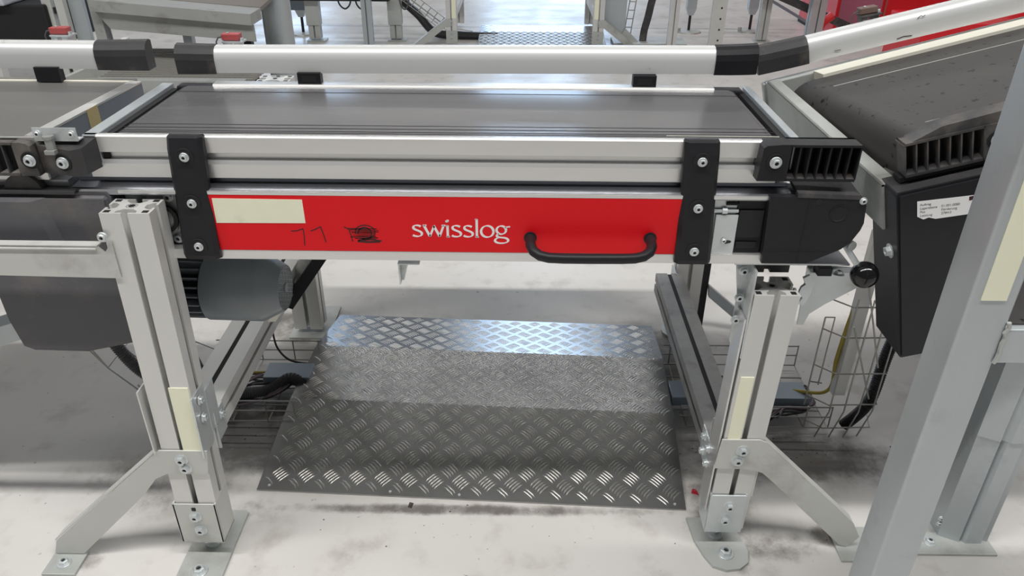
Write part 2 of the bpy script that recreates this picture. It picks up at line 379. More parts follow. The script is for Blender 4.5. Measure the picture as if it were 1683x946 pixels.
clamp(.148, .146, .056, 'left black plastic clamp bracket')
clamp(.950, .954, .055, 'right black plastic clamp bracket')
# right end cap with ribs
def endcap(parent, x0, xs, x1, z0, z1, y0, y1, n, m, flip=1, local=False, ztap=.004):
    """solid block x0..xs with a bolt, ribbed grille xs..x1"""
    b = MB()
    b.ext([(x0, z0), (x0+.003*flip, z1-.006), (x0+.008*flip, z1-.002), (xs-.012*flip, z1), (xs+.001*flip, z1), (xs+.001*flip, z0)], 'y', y0, y1)
    b.box(min(xs, x1), max(xs, x1), y0, y1, z1-.004, z1)
    b.box(min(xs, x1), max(xs, x1), y0, y1, z0, z0+.004)
    b.box(min(xs, x1), max(xs, x1), y1-.006, y1, z0, z1)
    o = part('end_cap', b, m, parent, label='black plastic end cap with upright ribs', local=local)
    part('grille_cavity', MB().box(min(xs, x1)+.001, max(xs, x1)-.001, y1-.009, y1-.0055, z0+.004, z1-.004), DARK, o, local=local)
    rm = MB().box(-.0011, .0011, y0+.0006, y1-.006, z0+.003, z1-.003).mesh('rib', m)
    for i in range(n+1):
        q = part('rib', rm, None, o, local=local); q.matrix_basis = T(xs+(x1-xs)*(i+.02)/(n+.02), 0, 0)
        # sloping floor wedge of each pocket
        if i < n:
            a = xs+(x1-xs)*i/n; c = xs+(x1-xs)*(i+1)/n; lo, hi = min(a, c)+.001, max(a, c)-.001
            part('pocket_floor', MB().hexa([(lo, y0+.001, z0+.003), (hi, y0+.001, z0+.003), (hi, y1-.007, z0+.003), (lo, y1-.007, z0+.003)], [(lo, y0+.001, z0+.0045), (hi, y0+.001, z0+.0045), (hi, y1-.007, z0+.012), (lo, y1-.007, z0+.0045)]), BLKD, o, local=local)
    return o
ec = endcap(main, 1.038, 1.082, 1.190, .803, .862, -.024, .012, 7, BLK)
part('bolt_recess', MB().lathe([(.0140, -.002), (.0140, .0008), (.0128, .0011), (.0120, .0004), (.0002, .0003)], T(1.062, -.0245, .834) @ RX(90)), DARK, ec, True)
bolt((1.062, -.0256, .834), '-y', ec)
# left corner block of the rail
cb = part('corner_block', MB().hexa([(-.078, -.02, .804), (-.02, -.036, .804), (-.004, -.030, .806), (.006, 0, .808), (-.078, .01, .804)], [(-.078, -.02, .850), (-.02, -.036, .846), (-.004, -.030, .848), (.006, 0, .856), (-.078, .01, .858)]), BLKD, main, label='dusty black corner block')
part('bolt_recess', MB().lathe([(.0140, -.002), (.0140, .0008), (.0128, .0011), (.0120, .0004), (.0002, .0003)], T(-.036, -.0325, .826) @ RX(90) @ RY(-14)), DARK, cb, True)
bolt((-.036, -.0345, .826), '-y', cb)
jp = part('joining_plate', MB().box(-.077, -.010, -.022, -.0195, .8575, .8775, .0006).box(-.077, -.010, -.022, -.004, .8565, .858), ZINC, main)
for x in (-.069, -.017): bolt((x, -.022, .868), '-y', jp, BOLTS)
part('latch_pin', MB().lathe([(.007, 0), (.007, .018), (.0085, .0185), (.0085, .023), (.005, .024)], T(-.049, -.031, .845), 12).box(-.057, -.041, -.04, -.021, .840, .847, .001), CAST, jp)
# gear cover at right end
gp = [(1.062, .7785), (1.196, .7785), (1.211, .776), (1.216, .765), (1.219, .735), (1.216, .722), (1.205, .700), (1.192, .688), (1.150, .666), (1.140, .662), (1.068, .661)]
gc = part('gear_cover', MB().ext(gp, 'y', -.029, .03), BLK, main, label='black plastic gear cover with rounded lower corner')
part('cover_lid', MB().hexa([(1.105, -.03, .7785), (1.210, -.03, .7755), (1.203, .03, .785), (1.105, .03, .788)], [(1.105, -.028, .785), (1.203, -.028, .782), (1.2, .03, .792), (1.105, .03, .795)]), BLKD, gc)
part('round_boss', MB().lathe([(.0145, -.001), (.0145, .0008), (.0135, .0012), (.0125, .0004), (.0002, .0004)], T(1.175, -.029, .752) @ RX(90)), BLK, gc, True)
part('cover_hole', MB().lathe([(.0055, -.001), (.0055, .0006), (.0045, .0006)], T(1.140, -.029, .771) @ RX(90)), DARK, gc)
part('seam', MB().box(1.125, 1.126, -.0295, -.028, .664, .778), DARK, gc)
part('seam', MB().box(1.07, 1.165, -.0295, -.028, .6845, .6853), DARK, gc)
bolt((1.209, -.029, .7735), '-y', gc, BOLTS)
# tension unit in the opening right of the bracket
part('tension_plate', MB().box(.975, 1.024, -.012, .0, .6725, .7700, .001).box(.985, 1.0215, -.018, -.012, .6725, .742, .001), ZINC, main)
part('tension_rod', MB().tube([(.98, -.016, .7485), (1.02, -.016, .7485)], .0028, 8).lathe([(.0055, -.004), (.0055, .004)], T(.998, -.016, .7485) @ RY(90), 6), ZINC, main, True)
tb = part('tension_block', MB().box(1.018, 1.066, -.014, .0, .6725, .7700, .001).box(1.022, 1.062, -.019, -.014, .703, .750, .0015).box(1.024, 1.058, -.017, -.014, .683, .694, .001), BLK, main)
part('block_bolt', MB().tube([(1.0, -.014, .7605), (1.02, -.014, .7605)], .0032, 8).tube([(1.005, -.02, .6945), (1.018, -.014, .6945)], .003, 8), DARK, tb)
bolt((1.003, -.019, .697), '-y', tb, BOLTS, s=.8)
# gearbox seen in the opening left of the bracket
gb = part('gearbox', MB().lathe([(.038, 0), (.038, .012), (.030, .014), (.030, .02), (.016, .022)], T(.078, .012, .716) @ RX(90)).box(.06, .125, .0, .014, .675, .767, .002), CAST, main, True)
for x, z in ((.098, .757), (.118, .754), (.116, .680), (.1, .683)): bolt((x, 0, z), '-y', gb)
part('gearbox_ring', MB().lathe([(.026, 0), (.026, .004), (.019, .004), (.019, 0)], T(.085, -.008, .722) @ RX(90)), DARK, gb)
# small bracket hanging from bottom strip
part('hanging_bracket', MB().ext([(.4665, .644), (.482, .644), (.4715, .604), (.4685, .604)], 'y', .004, .006).box(.4655, .468, -.012, .006, .604, .646).box(.4655, .502, -.016, .006, .6445, .6465), ZINC, main)
# support plate, angle and lever at the right under the gear cover
sp_ = part('support_plate', MB().box(1.030, 1.222, -.012, .28, .6490, .6520), ZINC, main)
part('cross_profile', MB().box(1.068, 1.102, .045, .30, .604, .648, .001).box(1.112, 1.146, .045, .30, .604, .648, .001).box(1.10, 1.114, .047, .30, .61, .638), BLKD, main, label='cross profile, coloured dark for the shade under the conveyor')  # black material here stands in for shade under the conveyor
part('side_gusset', MB().ext([(1.17, .628), (1.272, .622), (1.268, .585), (1.215, .548), (1.192, .528), (1.186, .505), (1.175, .505)], 'y', .03, .033).box(1.17, 1.272, .01, .033, .620, .6235), ZINC, main)
part('lug_plate', MB().ext([(1.150, .624), (1.160, .630), (1.170, .612), (1.166, .585), (1.160, .570), (1.150, .574), (1.156, .586), (1.148, .595), (1.150, .606), (1.156, .612)], 'y', -.012, -.006), ZINC, main)
part('rubber_pad', MB().box(1.176, 1.2, -.004, .02, .624, .640, .001), BLK, main)
bolt((1.215, .006, .6235), '+z', sp_, BOLTH, s=.8)
lv = part('lever_rod', MB().tube([(1.206, -.01, .688), (1.214, -.02, .676), (1.232, -.03, .652)], .005, 10).lathe([(.0085, -.008), (.0085, .008)], T(1.212, -.012, .689) @ RX(90) @ RY(20), 16), ZINC, main, True)
part('ball_knob', MB().lathe([(.0225*math.sin(R(a)) if 0 < a < 180 else .0004, -.0225*math.cos(R(a))) for a in range(0, 181, 12)], T(1.239, -.034, .6445), 32), BLK, lv, True, label='glossy black ball knob').data.materials[0] = mat('glossy_black_knob', (.008, .008, .009), .12)
# motor
MX = T(.012, .115, .527) @ RZ(-2) @ RY(90)
mo = part('motor', MB().lathe([(.046, .0), (.046, .075), (.05, .078)], MX, 32), DARK, main, True, label='blue-grey electric motor with cooling fins')
fm = MB()
for i in range(22):
    a = 360/22*i; fm.box(.044, .062, -.0014, .0014, .0, .072, M=MX @ RZ(a))
part('cooling_fins', fm, MOTOR, mo, kind='stuff')
part('end_flange', MB().lathe([(.066, -.012), (.066, 0), (.05, .002)], MX, 32), MOTOR, mo, True)
part('fan_cover', MB().lathe([(.062, .074), (.065, .076), (.065, .175), (.063, .180), (.045, .214), (.043, .216), (.043, .211), (.003, .211)], MX, 40), MOTOR, mo, True)
gr_ = MB()
for i in range(-5, 6):
    for a in (0, 60, 120):
        L_ = math.sqrt(max(.0, .043**2-(i*.0078)**2))
        if L_ > .004: gr_.box(-L_, L_, i*.0078-.0011, i*.0078+.0011, .2125, .2155, M=MX @ RZ(a))
gr_.lathe([(.009, .211), (.009, .217), (.007, .218)], MX, 16)
part('fan_grille', gr_, MOTOR, mo)
part('grille_back', MB().lathe([(.0425, .2105), (.0425, .212)], MX, 24), DARK, mo)
part('terminal_tab', MB().hexa([(.188, .09, .46), (.204, .09, .462), (.204, .1, .462), (.188, .1, .46)], [(.2, .09, .482), (.222, .09, .487), (.222, .1, .487), (.2, .1, .482)]), IVORY, mo)

# ================================================================== SUPPORT FRAMES
def post(name, parent, x0, x1, y0, y1, z0, z1, lean, label=None, m=None):
    o = part(name, MB().ext(tslot(x0, x1, y0, y1), 'z', z0, z1).warp(lambda x, y, z: (x-lean*(z1-z), y, z)), m or ALUP, parent, label=label)
    cx, cy = (x0+x1)/2, (y0+y1)/2
    part('end_core', MB().lathe([(.0095, -.001), (.0095, .0006), (.0065, .0006), (.0062, -.0002)], T(cx, cy, z1), 16), ALU, o)
    st = MB()
    for a in range(0, 180, 45): st.box(-.0052, .0052, -.0009, .0009, 0, .0007, M=T(cx, cy, z1+.0002) @ RZ(a))
    part('core_star', st, DARK, o)
    po = MB()
    for sx_ in (-1, 1):
        for sy_ in (-1, 1):
            a, c = cx+sx_*(x1-x0)*.385, cy+sy_*(y1-y0)*.36
            po.box(a-(x1-x0)*.06, a+(x1-x0)*.06, c-(y1-y0)*.07, c+(y1-y0)*.07, z1, z1+.0005)
    part('end_pocket', po, DARK, o, kind='stuff')
    return o
def slotline(parent, x, y, z0, z1, lean, zt):
    part('slot_shadow_gap', MB().box(x-.0045, x+.0045, y, y+.001, z0, z1).warp(lambda a, b, z: (a-lean*(zt-z), b, z)), DARK, parent)
# ---- left frame
lf = thing('support_frame', 'left aluminium leg frame with yellow strip and brace running down left', 'leg frame', (.05, .35, 0))
LN = .018
lp = post('front_post', lf, .021, .099, -.075, -.017, .05, .760, LN)
part('sticker', MB().box(.062, .0965, -.0765, -.0748, .284, .427).warp(lambda x, y, z: (x-LN*(.76-z), y, z)), CREAM, lp, label='long pale yellow sticker')
side = part('corner_plate', MB().box(.0985, .1015, -.082, -.03, .27, .405).ext([(.098, .385), (.102, .385), (.102, .29), (.098, .29)], 'y', -.03, .01).warp(lambda x, y, z: (x-LN*(.76-z), y, z)), ZINC, lf)
part('corner_plate', MB().box(.0005, .003, -.082, -.02, .278, .42).warp(lambda x, y, z: (x-.0, y, z)), ALUP, lf)
for p in ((.0965, -.056, .386), (.0958, -.057, .347)): bolt(p, '+x', side)
cbm = part('cross_beam', MB().ext(tslot(.006, .082, .238, .300), 'y', -.015, .735), ALUP, lf)
part('slot_dark', MB().box(.0385, .0495, -.01, .73, .2975, .299), DARK, cbm)
ag = part('beam_angle', MB().box(.082, .0845, -.012, .05, .235, .30).box(.0825, .095, -.014, -.011, .235, .32), ZINC, lf)
for p in ((.0845, .000, .286), (.0845, .036, .279)): bolt(p, '+x', ag)
brp = [(.098, .285), (.008, .285), (-.002, .276), (-.250, .045), (-.262, .010), (-.203, .010), (-.045, .172), (-.012, .215), (.012, .228), (.090, .228)]
br = part('diagonal_brace', MB().ext(brp, 'y', -.0795, -.0765).hexa([(-.002, -.078, .277), (.0, -.05, .277), (-.25, -.05, .044), (-.253, -.078, .044)], [(-.002, -.078, .280), (.0, -.05, .280), (-.25, -.05, .047), (-.253, -.078, .047)]), GREYP, lf)
for p in ((.047, -.0795, .264), (.051, -.0795, .244)): bolt(p, '-y', br, BOLTH)
bf = part('brace_foot', MB().box(-.266, -.200, -.128, -.07, .0, .006, .001), GALVD, lf)
bolt((-.234, -.101, .006), '+z', bf, BOLTH, s=1.1)
fb = part('foot_bracket', MB().box(.004, .088, -.0795, -.0765, .047, .150, .001).box(.004, .0075, -.0795, -.02, .047, .15).box(.0845, .088, -.0795, -.02, .047, .15).box(.004, .088, -.079, -.02, .045, .049), GREYP, lf)
for p in ((.044, -.0795, .118), (.048, -.0795, .082)): bolt(p, '-y', fb, BOLTH)
part('slot_dark', MB().box(.04, .048, -.0803, -.0793, .133, .141, .001), DARK, fb)
fp = part('foot_plate', MB().ext(rrect(.002, .092, -.175, .045, .008), 'z', 0, .007), GALVD, lf)
part('levelling_stud', MB().lathe([(.016, .007), (.016, .012), (.007, .013), (.007, .047)], T(.046, -.045, 0), 12), ZINC, fp)
bolt((.044, -.118, .007), '+z', fp, BOLTH, s=1.3)
rp = post('rear_post', lf, .012, .094, .745, .805, .02, .748, -.0)
part('foot_plate', MB().box(.0, .115, .72, .9, 0, .006), GALVD, lf)
part('upper_diagonal', MB().hexa([(.045, .600, .205), (.075, .600, .195), (.075, .57, .195), (.045, .57, .205)], [(.20, .600, .42), (.225, .600, .405), (.225, .57, .405), (.20, .57, .42)]), BLK, lf, label='black diagonal strut')
part('upper_diagonal', MB().hexa([(.03, .66, .19), (.06, .66, .18), (.06, .62, .18), (.03, .62, .19)], [(.15, .66, .42), (.19, .66, .41), (.19, .62, .41), (.15, .62, .42)]), ALUP, lf, label='aluminium diagonal strut')
part('top_cross_beam', MB().box(.02, .09, -.015, .745, .66, .70).warp(lambda x, y, z: (x, y, z-.0)), ALUP, lf) if False else None
# ---- right frame
rf = thing('support_frame', 'right aluminium leg frame with cut profile end and brace running down right', 'leg frame', (1.1, .35, 0))
RT = .600; RN = .022
rp0 = post('front_post', rf, 1.067, 1.144, -.03, .038, .05, RT, RN)
part('sticker', MB().box(1.0745, 1.0985, -.0315, -.0298, .284, .431).warp(lambda x, y, z: (x-RN*(RT-z)-.001, y, z)), CREAM, rp0, label='pale yellow sticker strip')
part('side_strip', MB().box(1.0590, 1.0625, -.028, .02, .10, .55).warp(lambda x, y, z: (x-RN*(RT-z), y, z)), ALU, rf)
part('side_strip', MB().box(1.1445, 1.147, -.03, .01, .14, .28).warp(lambda x, y, z: (x-RN*(RT-z), y, z)), ALUP, rf)
ap = part('angle_plate', MB().ext([(1.040, .645), (1.066, .645), (1.066, .470), (1.058, .466), (1.052, .48), (1.052, .575)], 'y', .015, .018).box(1.062, 1.0655, -.028, .018, .47, .645), ZINC, rf)
for z in (.628, .575, .530): bolt((1.0535, .006, z), '-y', ap, s=.9)
brp = [(1.056, .288), (1.128, .288), (1.140, .282), (1.352, .072), (1.372, .035), (1.352, .006), (1.335, .012), (1.172, .180), (1.145, .206), (1.12, .215), (1.050, .217)]
br = part('diagonal_brace', MB().ext(brp, 'y', -.0345, -.0315).hexa([(1.14, -.034, .279), (1.352, -.034, .069), (1.352, -.008, .069), (1.14, -.008, .279)], [(1.14, -.034, .282), (1.352, -.034, .072), (1.352, -.008, .072), (1.14, -.008, .282)]), GREYP, rf)
for p in ((1.098, -.0345, .262), (1.092, -.0345, .237)): bolt(p, '-y', br, BOLTH)
part('brace_foot', MB().box(1.33, 1.42, -.07, .02, 0, .006, .001), GALVD, rf)
fb = part('foot_bracket', MB().box(1.0535, 1.127, -.0355, -.032, .045, .146, .001).box(1.0535, 1.057, -.035, .02, .045, .146).box(1.1235, 1.127, -.035, .02, .045, .146), ZINC, rf, label='blue-grey zinc foot bracket')
for p in ((1.094, -.0355, .117), (1.0895, -.0355, .080)): bolt(p, '-y', fb, BOLTH)
fpp = [(1.035, .04), (1.125, .04), (1.135, .0), (1.145, -.05), (1.138, -.078), (1.118, -.094), (1.09, -.098), (1.065, -.088), (1.052, -.062), (1.040, -.02)]
fp = part('foot_plate', MB().ext(fpp, 'z', 0, .007), GALVD, rf)
bolt((1.097, -.057, .007), '+z', fp, BOLTH, s=1.35)
part('levelling_stud', MB().lathe([(.016, .007), (.016, .012), (.007, .013), (.007, .046)], T(1.088, -.005, 0), 12), ZINC, fp)
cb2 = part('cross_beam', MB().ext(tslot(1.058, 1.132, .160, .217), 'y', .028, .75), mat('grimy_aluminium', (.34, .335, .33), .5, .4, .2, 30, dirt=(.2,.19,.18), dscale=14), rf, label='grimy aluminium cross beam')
part('slot_dark', MB().box(1.0895, 1.1005, .03, .745, .2145, .216), DARK, cb2)
ag = part('beam_angle', MB().box(1.0505, 1.053, .01, .075, .165, .235).box(1.052, 1.058, .026, .028, .165, .29), ZINC, rf)
for p in ((1.0505, .018, .22), (1.0505, .055, .22), (1.0505, .018, .182), (1.0505, .055, .182)): bolt(p, '-x', ag)
post('rear_post', rf, 1.122, 1.195, .765, .82, .03, .62, 0.)
part('foot_disc', MB().lathe([(.04, 0), (.04, .008), (.012, .012), (.012, .03)], T(1.14, .78, 0), 20), GALVD, rf)
rbp = part('rear_bolt_plate', MB().box(1.112, 1.115, .74, .80, .04, .22), ZINC, rf)
for z in (.19, .16, .1, .08): bolt((1.112, .765, z), '-x', rbp, s=.9)
part('rear_strut', MB().box(1.204, 1.222, .79, .805, .0, .30), DARK, rf, label='black upright strut')
part('rear_diagonal', MB().hexa([(1.22, .775, .165), (1.225, .775, .125), (1.225, .79, .125), (1.22, .79, .165)], [(1.39, .775, .02), (1.37, .775, -.0), (1.37, .79, -.0), (1.39, .79, .02)]), GALV, rf)

# ================================================================== TREAD PLATE
tp = thing('tread_plate', 'humped metal tread plate with raised bar pattern lying under the conveyor', 'floor plate', (.088, .110, 0), (0, 0, math.atan2(-.045, .952)))
PW, PL = .953, .742
def pz(y):
    K = [(-1, .001), (0, .001), (.268, .050), (.50, .052), (.742, .002), (2, .002)]
    for (a, za), (c, zc) in zip(K, K[1:]):
        if a <= y <= c: return za+(zc-za)*(y-a)/(c-a)
ys = [0, .268, .50, .742]
pb = MB()
def edgex(y, s):  # outline is a touch wider at the hump
    return (0 if s < 0 else PW)
for ya, yb in zip(ys, ys[1:]):
    pb.hexa([(edgex(ya, -1), ya, pz(ya)), (edgex(ya, 1), ya, pz(ya)), (edgex(yb, 1), yb, pz(yb)), (edgex(yb, -1), yb, pz(yb))],
            [(edgex(ya, -1), ya, pz(ya)+.003), (edgex(ya, 1), ya, pz(ya)+.003), (edgex(yb, 1), yb, pz(yb)+.003), (edgex(yb, -1), yb, pz(yb)+.003)])
part('sheet', pb, PLATE, tp, local=True)
tb_ = bmesh.new(); P_ = .0590
def bar(cx, cy, ang, off):
    ca, sa = math.cos(ang), math.sin(ang); Lh, W, hh = .0172, .0016, .0015
    st = []
    for k, (t, w, h) in enumerate(((-1, 0, 0), (-.5, W, hh), (.5, W, hh), (1, 0, 0))):
        bow = .0035*(1-t*t)-.0017
        st.append((t*Lh, off+bow, w, h))
    P2 = lambda u, v: (cx+u*ca-v*sa, cy+u*sa+v*ca)
    for u, v, _, _ in st:
        x, y = P2(u, v)
        if not (.003 < x < PW-.003 and .003 < y < PL-.003): return
    def vt(u, v, h):
        x, y = P2(u, v); return tb_.verts.new((x, y, pz(y)+.003+h-.0001))
    a = vt(st[0][0], st[0][1], 0); z = vt(st[3][0], st[3][1], 0)
    m1 = [vt(st[1][0], st[1][1]+s*st[1][2], 0) for s in (-1, 1)]; m2 = [vt(st[2][0], st[2][1]+s*st[2][2], 0) for s in (-1, 1)]
    t1 = vt(st[1][0], st[1][1], st[1][3]); t2 = vt(st[2][0], st[2][1], st[2][3])
    for q in ((a, m1[0], t1), (a, t1, m1[1]), (m1[0], m2[0], t2, t1), (t1, t2, m2[1], m1[1]), (m2[0], z, t2), (t2, z, m2[1])): tb_.faces.new(q)
for i in range(-1, 18):
    for j in range(-1, 14):
        for k in range(5):
            off = (k-2)*.0071
            bar(i*P_+.012, j*P_+.014, R(-42), off)
            bar((i+.5)*P_+.012, (j+.5)*P_+.014, R(48), off)
me = bpy.data.meshes.new('tread_bars'); bmesh.ops.recalc_face_normals(tb_, faces=tb_.faces); tb_.to_mesh(me); tb_.free(); me.materials.append(TREAD)
me.polygons.foreach_set('use_smooth', [True]*len(me.polygons))
part('tread_bars', me, None, tp, local=True, kind='stuff')
for x, y in ((.025, .012), (.455, .010), (.93, .012), (.3, .01)): 
    q = part('rivet', MB().lathe([(.0035, 0), (.003, .0015), (.001, .002)], T(x, y, pz(y)+.003), 10), ZINC, tp, local=True)

# ================================================================== GUARD RAILS
def guardpoly(y0, z0, z1, d=.030):
    h = z1-z0
    return [(y0, z0), (y0-.002, z0+.5*h), (y0, z0+.72*h), (y0+.005, z0+.88*h), (y0+.012, z0+.97*h), (y0+d*.75, z1), (y0+d, z1-.003), (y0+d, z0)]
def guard(label, x0, x1, caps, zf, loc, rot=(0, 0, 0)):
    g = thing('guard_rail', label, 'guard rail', loc, rot)
    P0 = guardpoly(0, 0, .0484)
    part('profile', MB().ext(P0, 'x', x0, x1).warp(zf), RAIL, g, True, local=True)
    for (a, c, bend) in caps:
        mb = MB(); n = 5; rings = []
        for i in range(n+1):
            t = i/n; x = a+(c-a)*t; e = bend*t*t; k = 1.0+.05*t; sh = 0
            rings.append(mb._v([(x, y*1.06-.0015+e, (z-.025)*(1.06*k)+.025-(sh if z > .03 else -sh*.6)) for y, z in P0]))
        for A, B in zip(rings, rings[1:]):
            for j in range(len(P0)): mb.b.faces.new([A[j], A[(j+1) % len(P0)], B[(j+1) % len(P0)], B[j]])
        mb.b.faces.new(rings[0]); mb.b.faces.new(rings[-1][::-1])
        part('end_cap', mb.warp(zf), BLKD if a < .5 else BLK, g, False, 'black plastic end sleeve', local=True)
    return g
g1 = guard('silver guard rail with two black ends behind the middle belt', .0888, 1.0353, [(.0918, .0164, .004), (1.0334, 1.1155, .010)], lambda x, y, z: (x, y, z+.0065*(x-.07)), (0, .31, .8782))
for x in (.2682, .9034):
    mb = MB().box(x-.022, x+.022, -.008, .012, -.0178, .004, .001)
    o = part('mount_block', mb, BLK, g1, local=True)
    part('mount_pocket', MB().box(x-.014, x+.014, -.0088, -.0075, -.013, -.002), DARK, o, local=True)
g2 = guard('silver guard rail with a black right end behind the left belt', -1.2, -.1296, [(-.1325, -.0368, .004)], lambda x, y, z: (x, y, z), (0, .31, .884))
o = part('mount_block', MB().box(-.253, -.206, -.006, .012, -.024, .004, .001), BLK, g2, local=True)
g3 = guard('slanting silver guard rail with a black lower end behind the right belt', .094, 1.0, [(.097, .0, .006)], lambda x, y, z: (x, y, z), (1.139, .376, .868), (0, R(-14.2), 0))
part('scuff', MB().ribbon([(.30, .036), (.306, .040), (.31, .037), (.314, .039)], lambda a: .0006, lambda u, v, d: (u, -.0022-.0003*d+.001, v)).ribbon([(.262, .006), (.275, .008), (.29, .006)], lambda a: .0008, lambda u, v, d: (u, -.001-.0003*d, v)).ribbon([(.145, .012), (.157, .011)], lambda a: .0005, lambda u, v, d: (u, -.0018-.0003*d, v)), DARK, g3, local=True, label='black scuff marks')
for (px, pz_) in ((.214, .020), (.262, .0215)):
    pass
# sensors behind the guards
def sensor(label, x, y, z, m, rot=0):
    s = thing('sensor', label, 'sensor', (x, y, z), (0, R(rot), 0))
    part('housing', MB().box(-.017, .017, -.008, .012, 0, .012, .0015), m, s, local=True)
    part('bracket', MB().box(-.016, .024, -.012, .014, -.004, -.001).box(-.015, -.003, -.01, .01, -.016, -.003).box(.006, .018, -.01, .01, -.012, -.003), ZINC if m is REDD else BLKD, s, local=True)
    part('mounting_arm', MB().box(-.012, .012, -.045, -.005, -.014, -.011).box(-.012, .012, -.045, -.040, -.045, -.011), ZINC, s, local=True)
    part('cable', MB().tube([(-.017, 0, .006), (-.026, 0, .004), (-.031, 0, -.004), (-.031, 0, -.016)], .0014, 8), HOSE, s, True, local=True)
    part('mounting_nut', MB().lathe([(.004, 0), (.004, .005)], T(.02, -.002, -.001), 6).lathe([(.003, 0), (.003, .002)], T(-.006, 0, .012), 8), ZINC, s, local=True)
    return s
sensor('small red sensor on the guard rail behind the left belt', -0.2207, .37, 0.9367, REDD)
sensor('small red sensor near the left end of the middle guard rail', 0.1094, .37, 0.9275, REDD)
sensor('small brown sensor on top of the slanting guard rail', 1.348, .43, .976, mat('brown_sensor', (.16, .10, .08), .5), -10)

# ================================================================== LEFT CONVEYOR
lc = thing('belt_conveyor', 'grey-belted conveyor with dark drive cover, at left edge', 'conveyor', (-.5, .15, 0))
part('belt', MB().hexa([(-1.3, -.01, .83), (-.097, -.01, .83), (-.078, .31, .83), (-1.3, .31, .83)], [(-1.3, -.01, .8585), (-.097, -.01, .8585), (-.078, .31, .8585), (-1.3, .31, .8585)]), mat('grey_belt_rubber', (.14, .138, .134), .45, 0, .15, 5, (.3, 1, 1), .1, 200), lc)
part('end_face', MB().hexa([(-.090, -.01, .79), (-.0785, -.01, .79), (-.0585, .315, .79), (-.075, .315, .79)], [(-.090, -.01, .8575), (-.0785, -.01, .8575), (-.0585, .315, .8575), (-.075, .315, .8575)]), mat('shaded_end_face', (.20, .22, .25), .5, .2), lc)  # the face's shade is painted in as a darker blue-grey
part('end_flange', MB().hexa([(-.099, -.01, .8575), (-.078, -.01, .8575), (-.058, .315, .8575), (-.08, .315, .8575)], [(-.099, -.01, .861), (-.078, -.01, .861), (-.058, .315, .861), (-.08, .315, .861)]), ALU, lc)
part('tape', MB().hexa([(-.0700, .125, .805), (-.0695, .125, .805), (-.0675, .158, .805), (-.068, .158, .805)], [(-.0700, .125, .8605), (-.0692, .125, .8605), (-.0672, .158, .8605), (-.068, .158, .8605)]), TAN, lc)
part('rear_rail', MB().box(-1.3, -.075, .312, .335, .80, .861, .001), IVORY, lc)
part('front_rail', MB().box(-1.3, -.078, -.014, -.009, .79, .859), ALU, lc)
ec = endcap(lc, -.079, -.108, -.212, .803, .857, -.032, -.012, 6, BLKD, -1)
part('bolt_recess', MB().lathe([(.0140, -.002), (.0140, .0008), (.0128, .0011), (.0120, .0004), (.0002, .0003)], T(-.0865, -.033, .829) @ RX(90)), DARK, ec, True)
bolt((-.0865, -.0340, .829), '-y', ec)
part('support_leg', MB().box(-1.16, -1.10, -.06, -.01, 0, .70).box(-1.16, -1.10, .7, .75, 0, .70).box(-1.16, -1.10, -.06, .75, .64, .70), ALUP, lc)
part('lower_rail', MB().box(-1.3, -.055, -.005, .03, .768, .786), ALU, lc)
part('roller', MB().lathe([(.03, 0), (.03, .02), (.026, .021)], T(-.12, -.002, .772) @ RX(90), 28), BLKD, lc, True)
# drive cover (black, hangs down behind the white bar)
dc = part('drive_cover', MB().ext(rrect(-.44, .016, .468, .772, .012), 'y', -.045, .06), DUSTY, lc, label='dark grey plastic drive cover')
bm = bmesh.new(); bm.from_mesh(dc.data)
bmesh.ops.bevel(bm, geom=[e for e in bm.edges if abs(e.verts[0].co.y-e.verts[1].co.y) < 1e-5 and e.verts[0].co.y < 0], offset=.006, segments=3, affect='EDGES'); bm.to_mesh(dc.data); bm.free()
# lower left corner of the cover is cut back: body stops at x=-.25 below the bar
dc.data.clear_geometry()
cv = MB()
cp = [(-.6, .772), (.010, .772), (.016, .764), (.014, .60), (.004, .50), (-.01, .487), (-.10, .466), (-.195, .468), (-.212, .476), (-.222, .53), (-.225, .66), (-.6, .66)]
cv.ext(cp, 'y', -.030, .06); bmesh.ops.recalc_face_normals(cv.b, faces=cv.b.faces)
bmesh.ops.bevel(cv.b, geom=[e for e in cv.b.edges if e.verts[0].co.y < 0 and e.verts[1].co.y < 0], offset=.008, segments=3, affect='EDGES')
cv.b.to_mesh(dc.data); cv.b.free(); dc.data.materials.clear(); dc.data.materials.append(DUSTY)
part('cover_bulge', MB().hexa([(-.6, -.04, .672), (-.085, -.04, .672), (-.070, -.028, .672), (-.6, -.028, .672)], [(-.6, -.04, .762), (-.105, -.04, .762), (-.085, -.028, .765), (-.6, -.028, .765)]), DUSTY, dc)
part('cover_lid', MB().box(-.6, -.035, -.03, .05, .772, .7765), BLKD, dc)
cr = part('cross_rail', MB().ext([(-1.2, .709), (.008, .704), (.016, .6945), (.030, .712), (.030, .648), (-1.2, .668)], 'y', -.0785, -.0765).box(-1.2, .006, -.0785, -.062, .7035, .706), GREYP, lc, label='off-white sheet cross rail')
bolt((.020, -.079, .722), '-y', cr, BOLTS, s=1.4)
part('rail_edge', MB().box(-1.2, .004, -.081, -.0775, .6995, .7015), GREYP, cr)
part('blue_grey_beam', MB().hexa([(-1.0, .1, .16), (-.30, .1, .41), (-.30, .16, .41), (-1.0, .16, .16)], [(-1.0, .1, .22), (-.30, .1, .45), (-.30, .16, .45), (-1.0, .16, .22)]), GALV, lc, label='galvanised sloping strut')
part('side_grille', MB().box(-.6, -.25, .2, .21, .56, .565).box(-.6, -.25, .2, .21, .58, .585).box(-.6, -.25, .2, .21, .6, .605), ALU, lc)

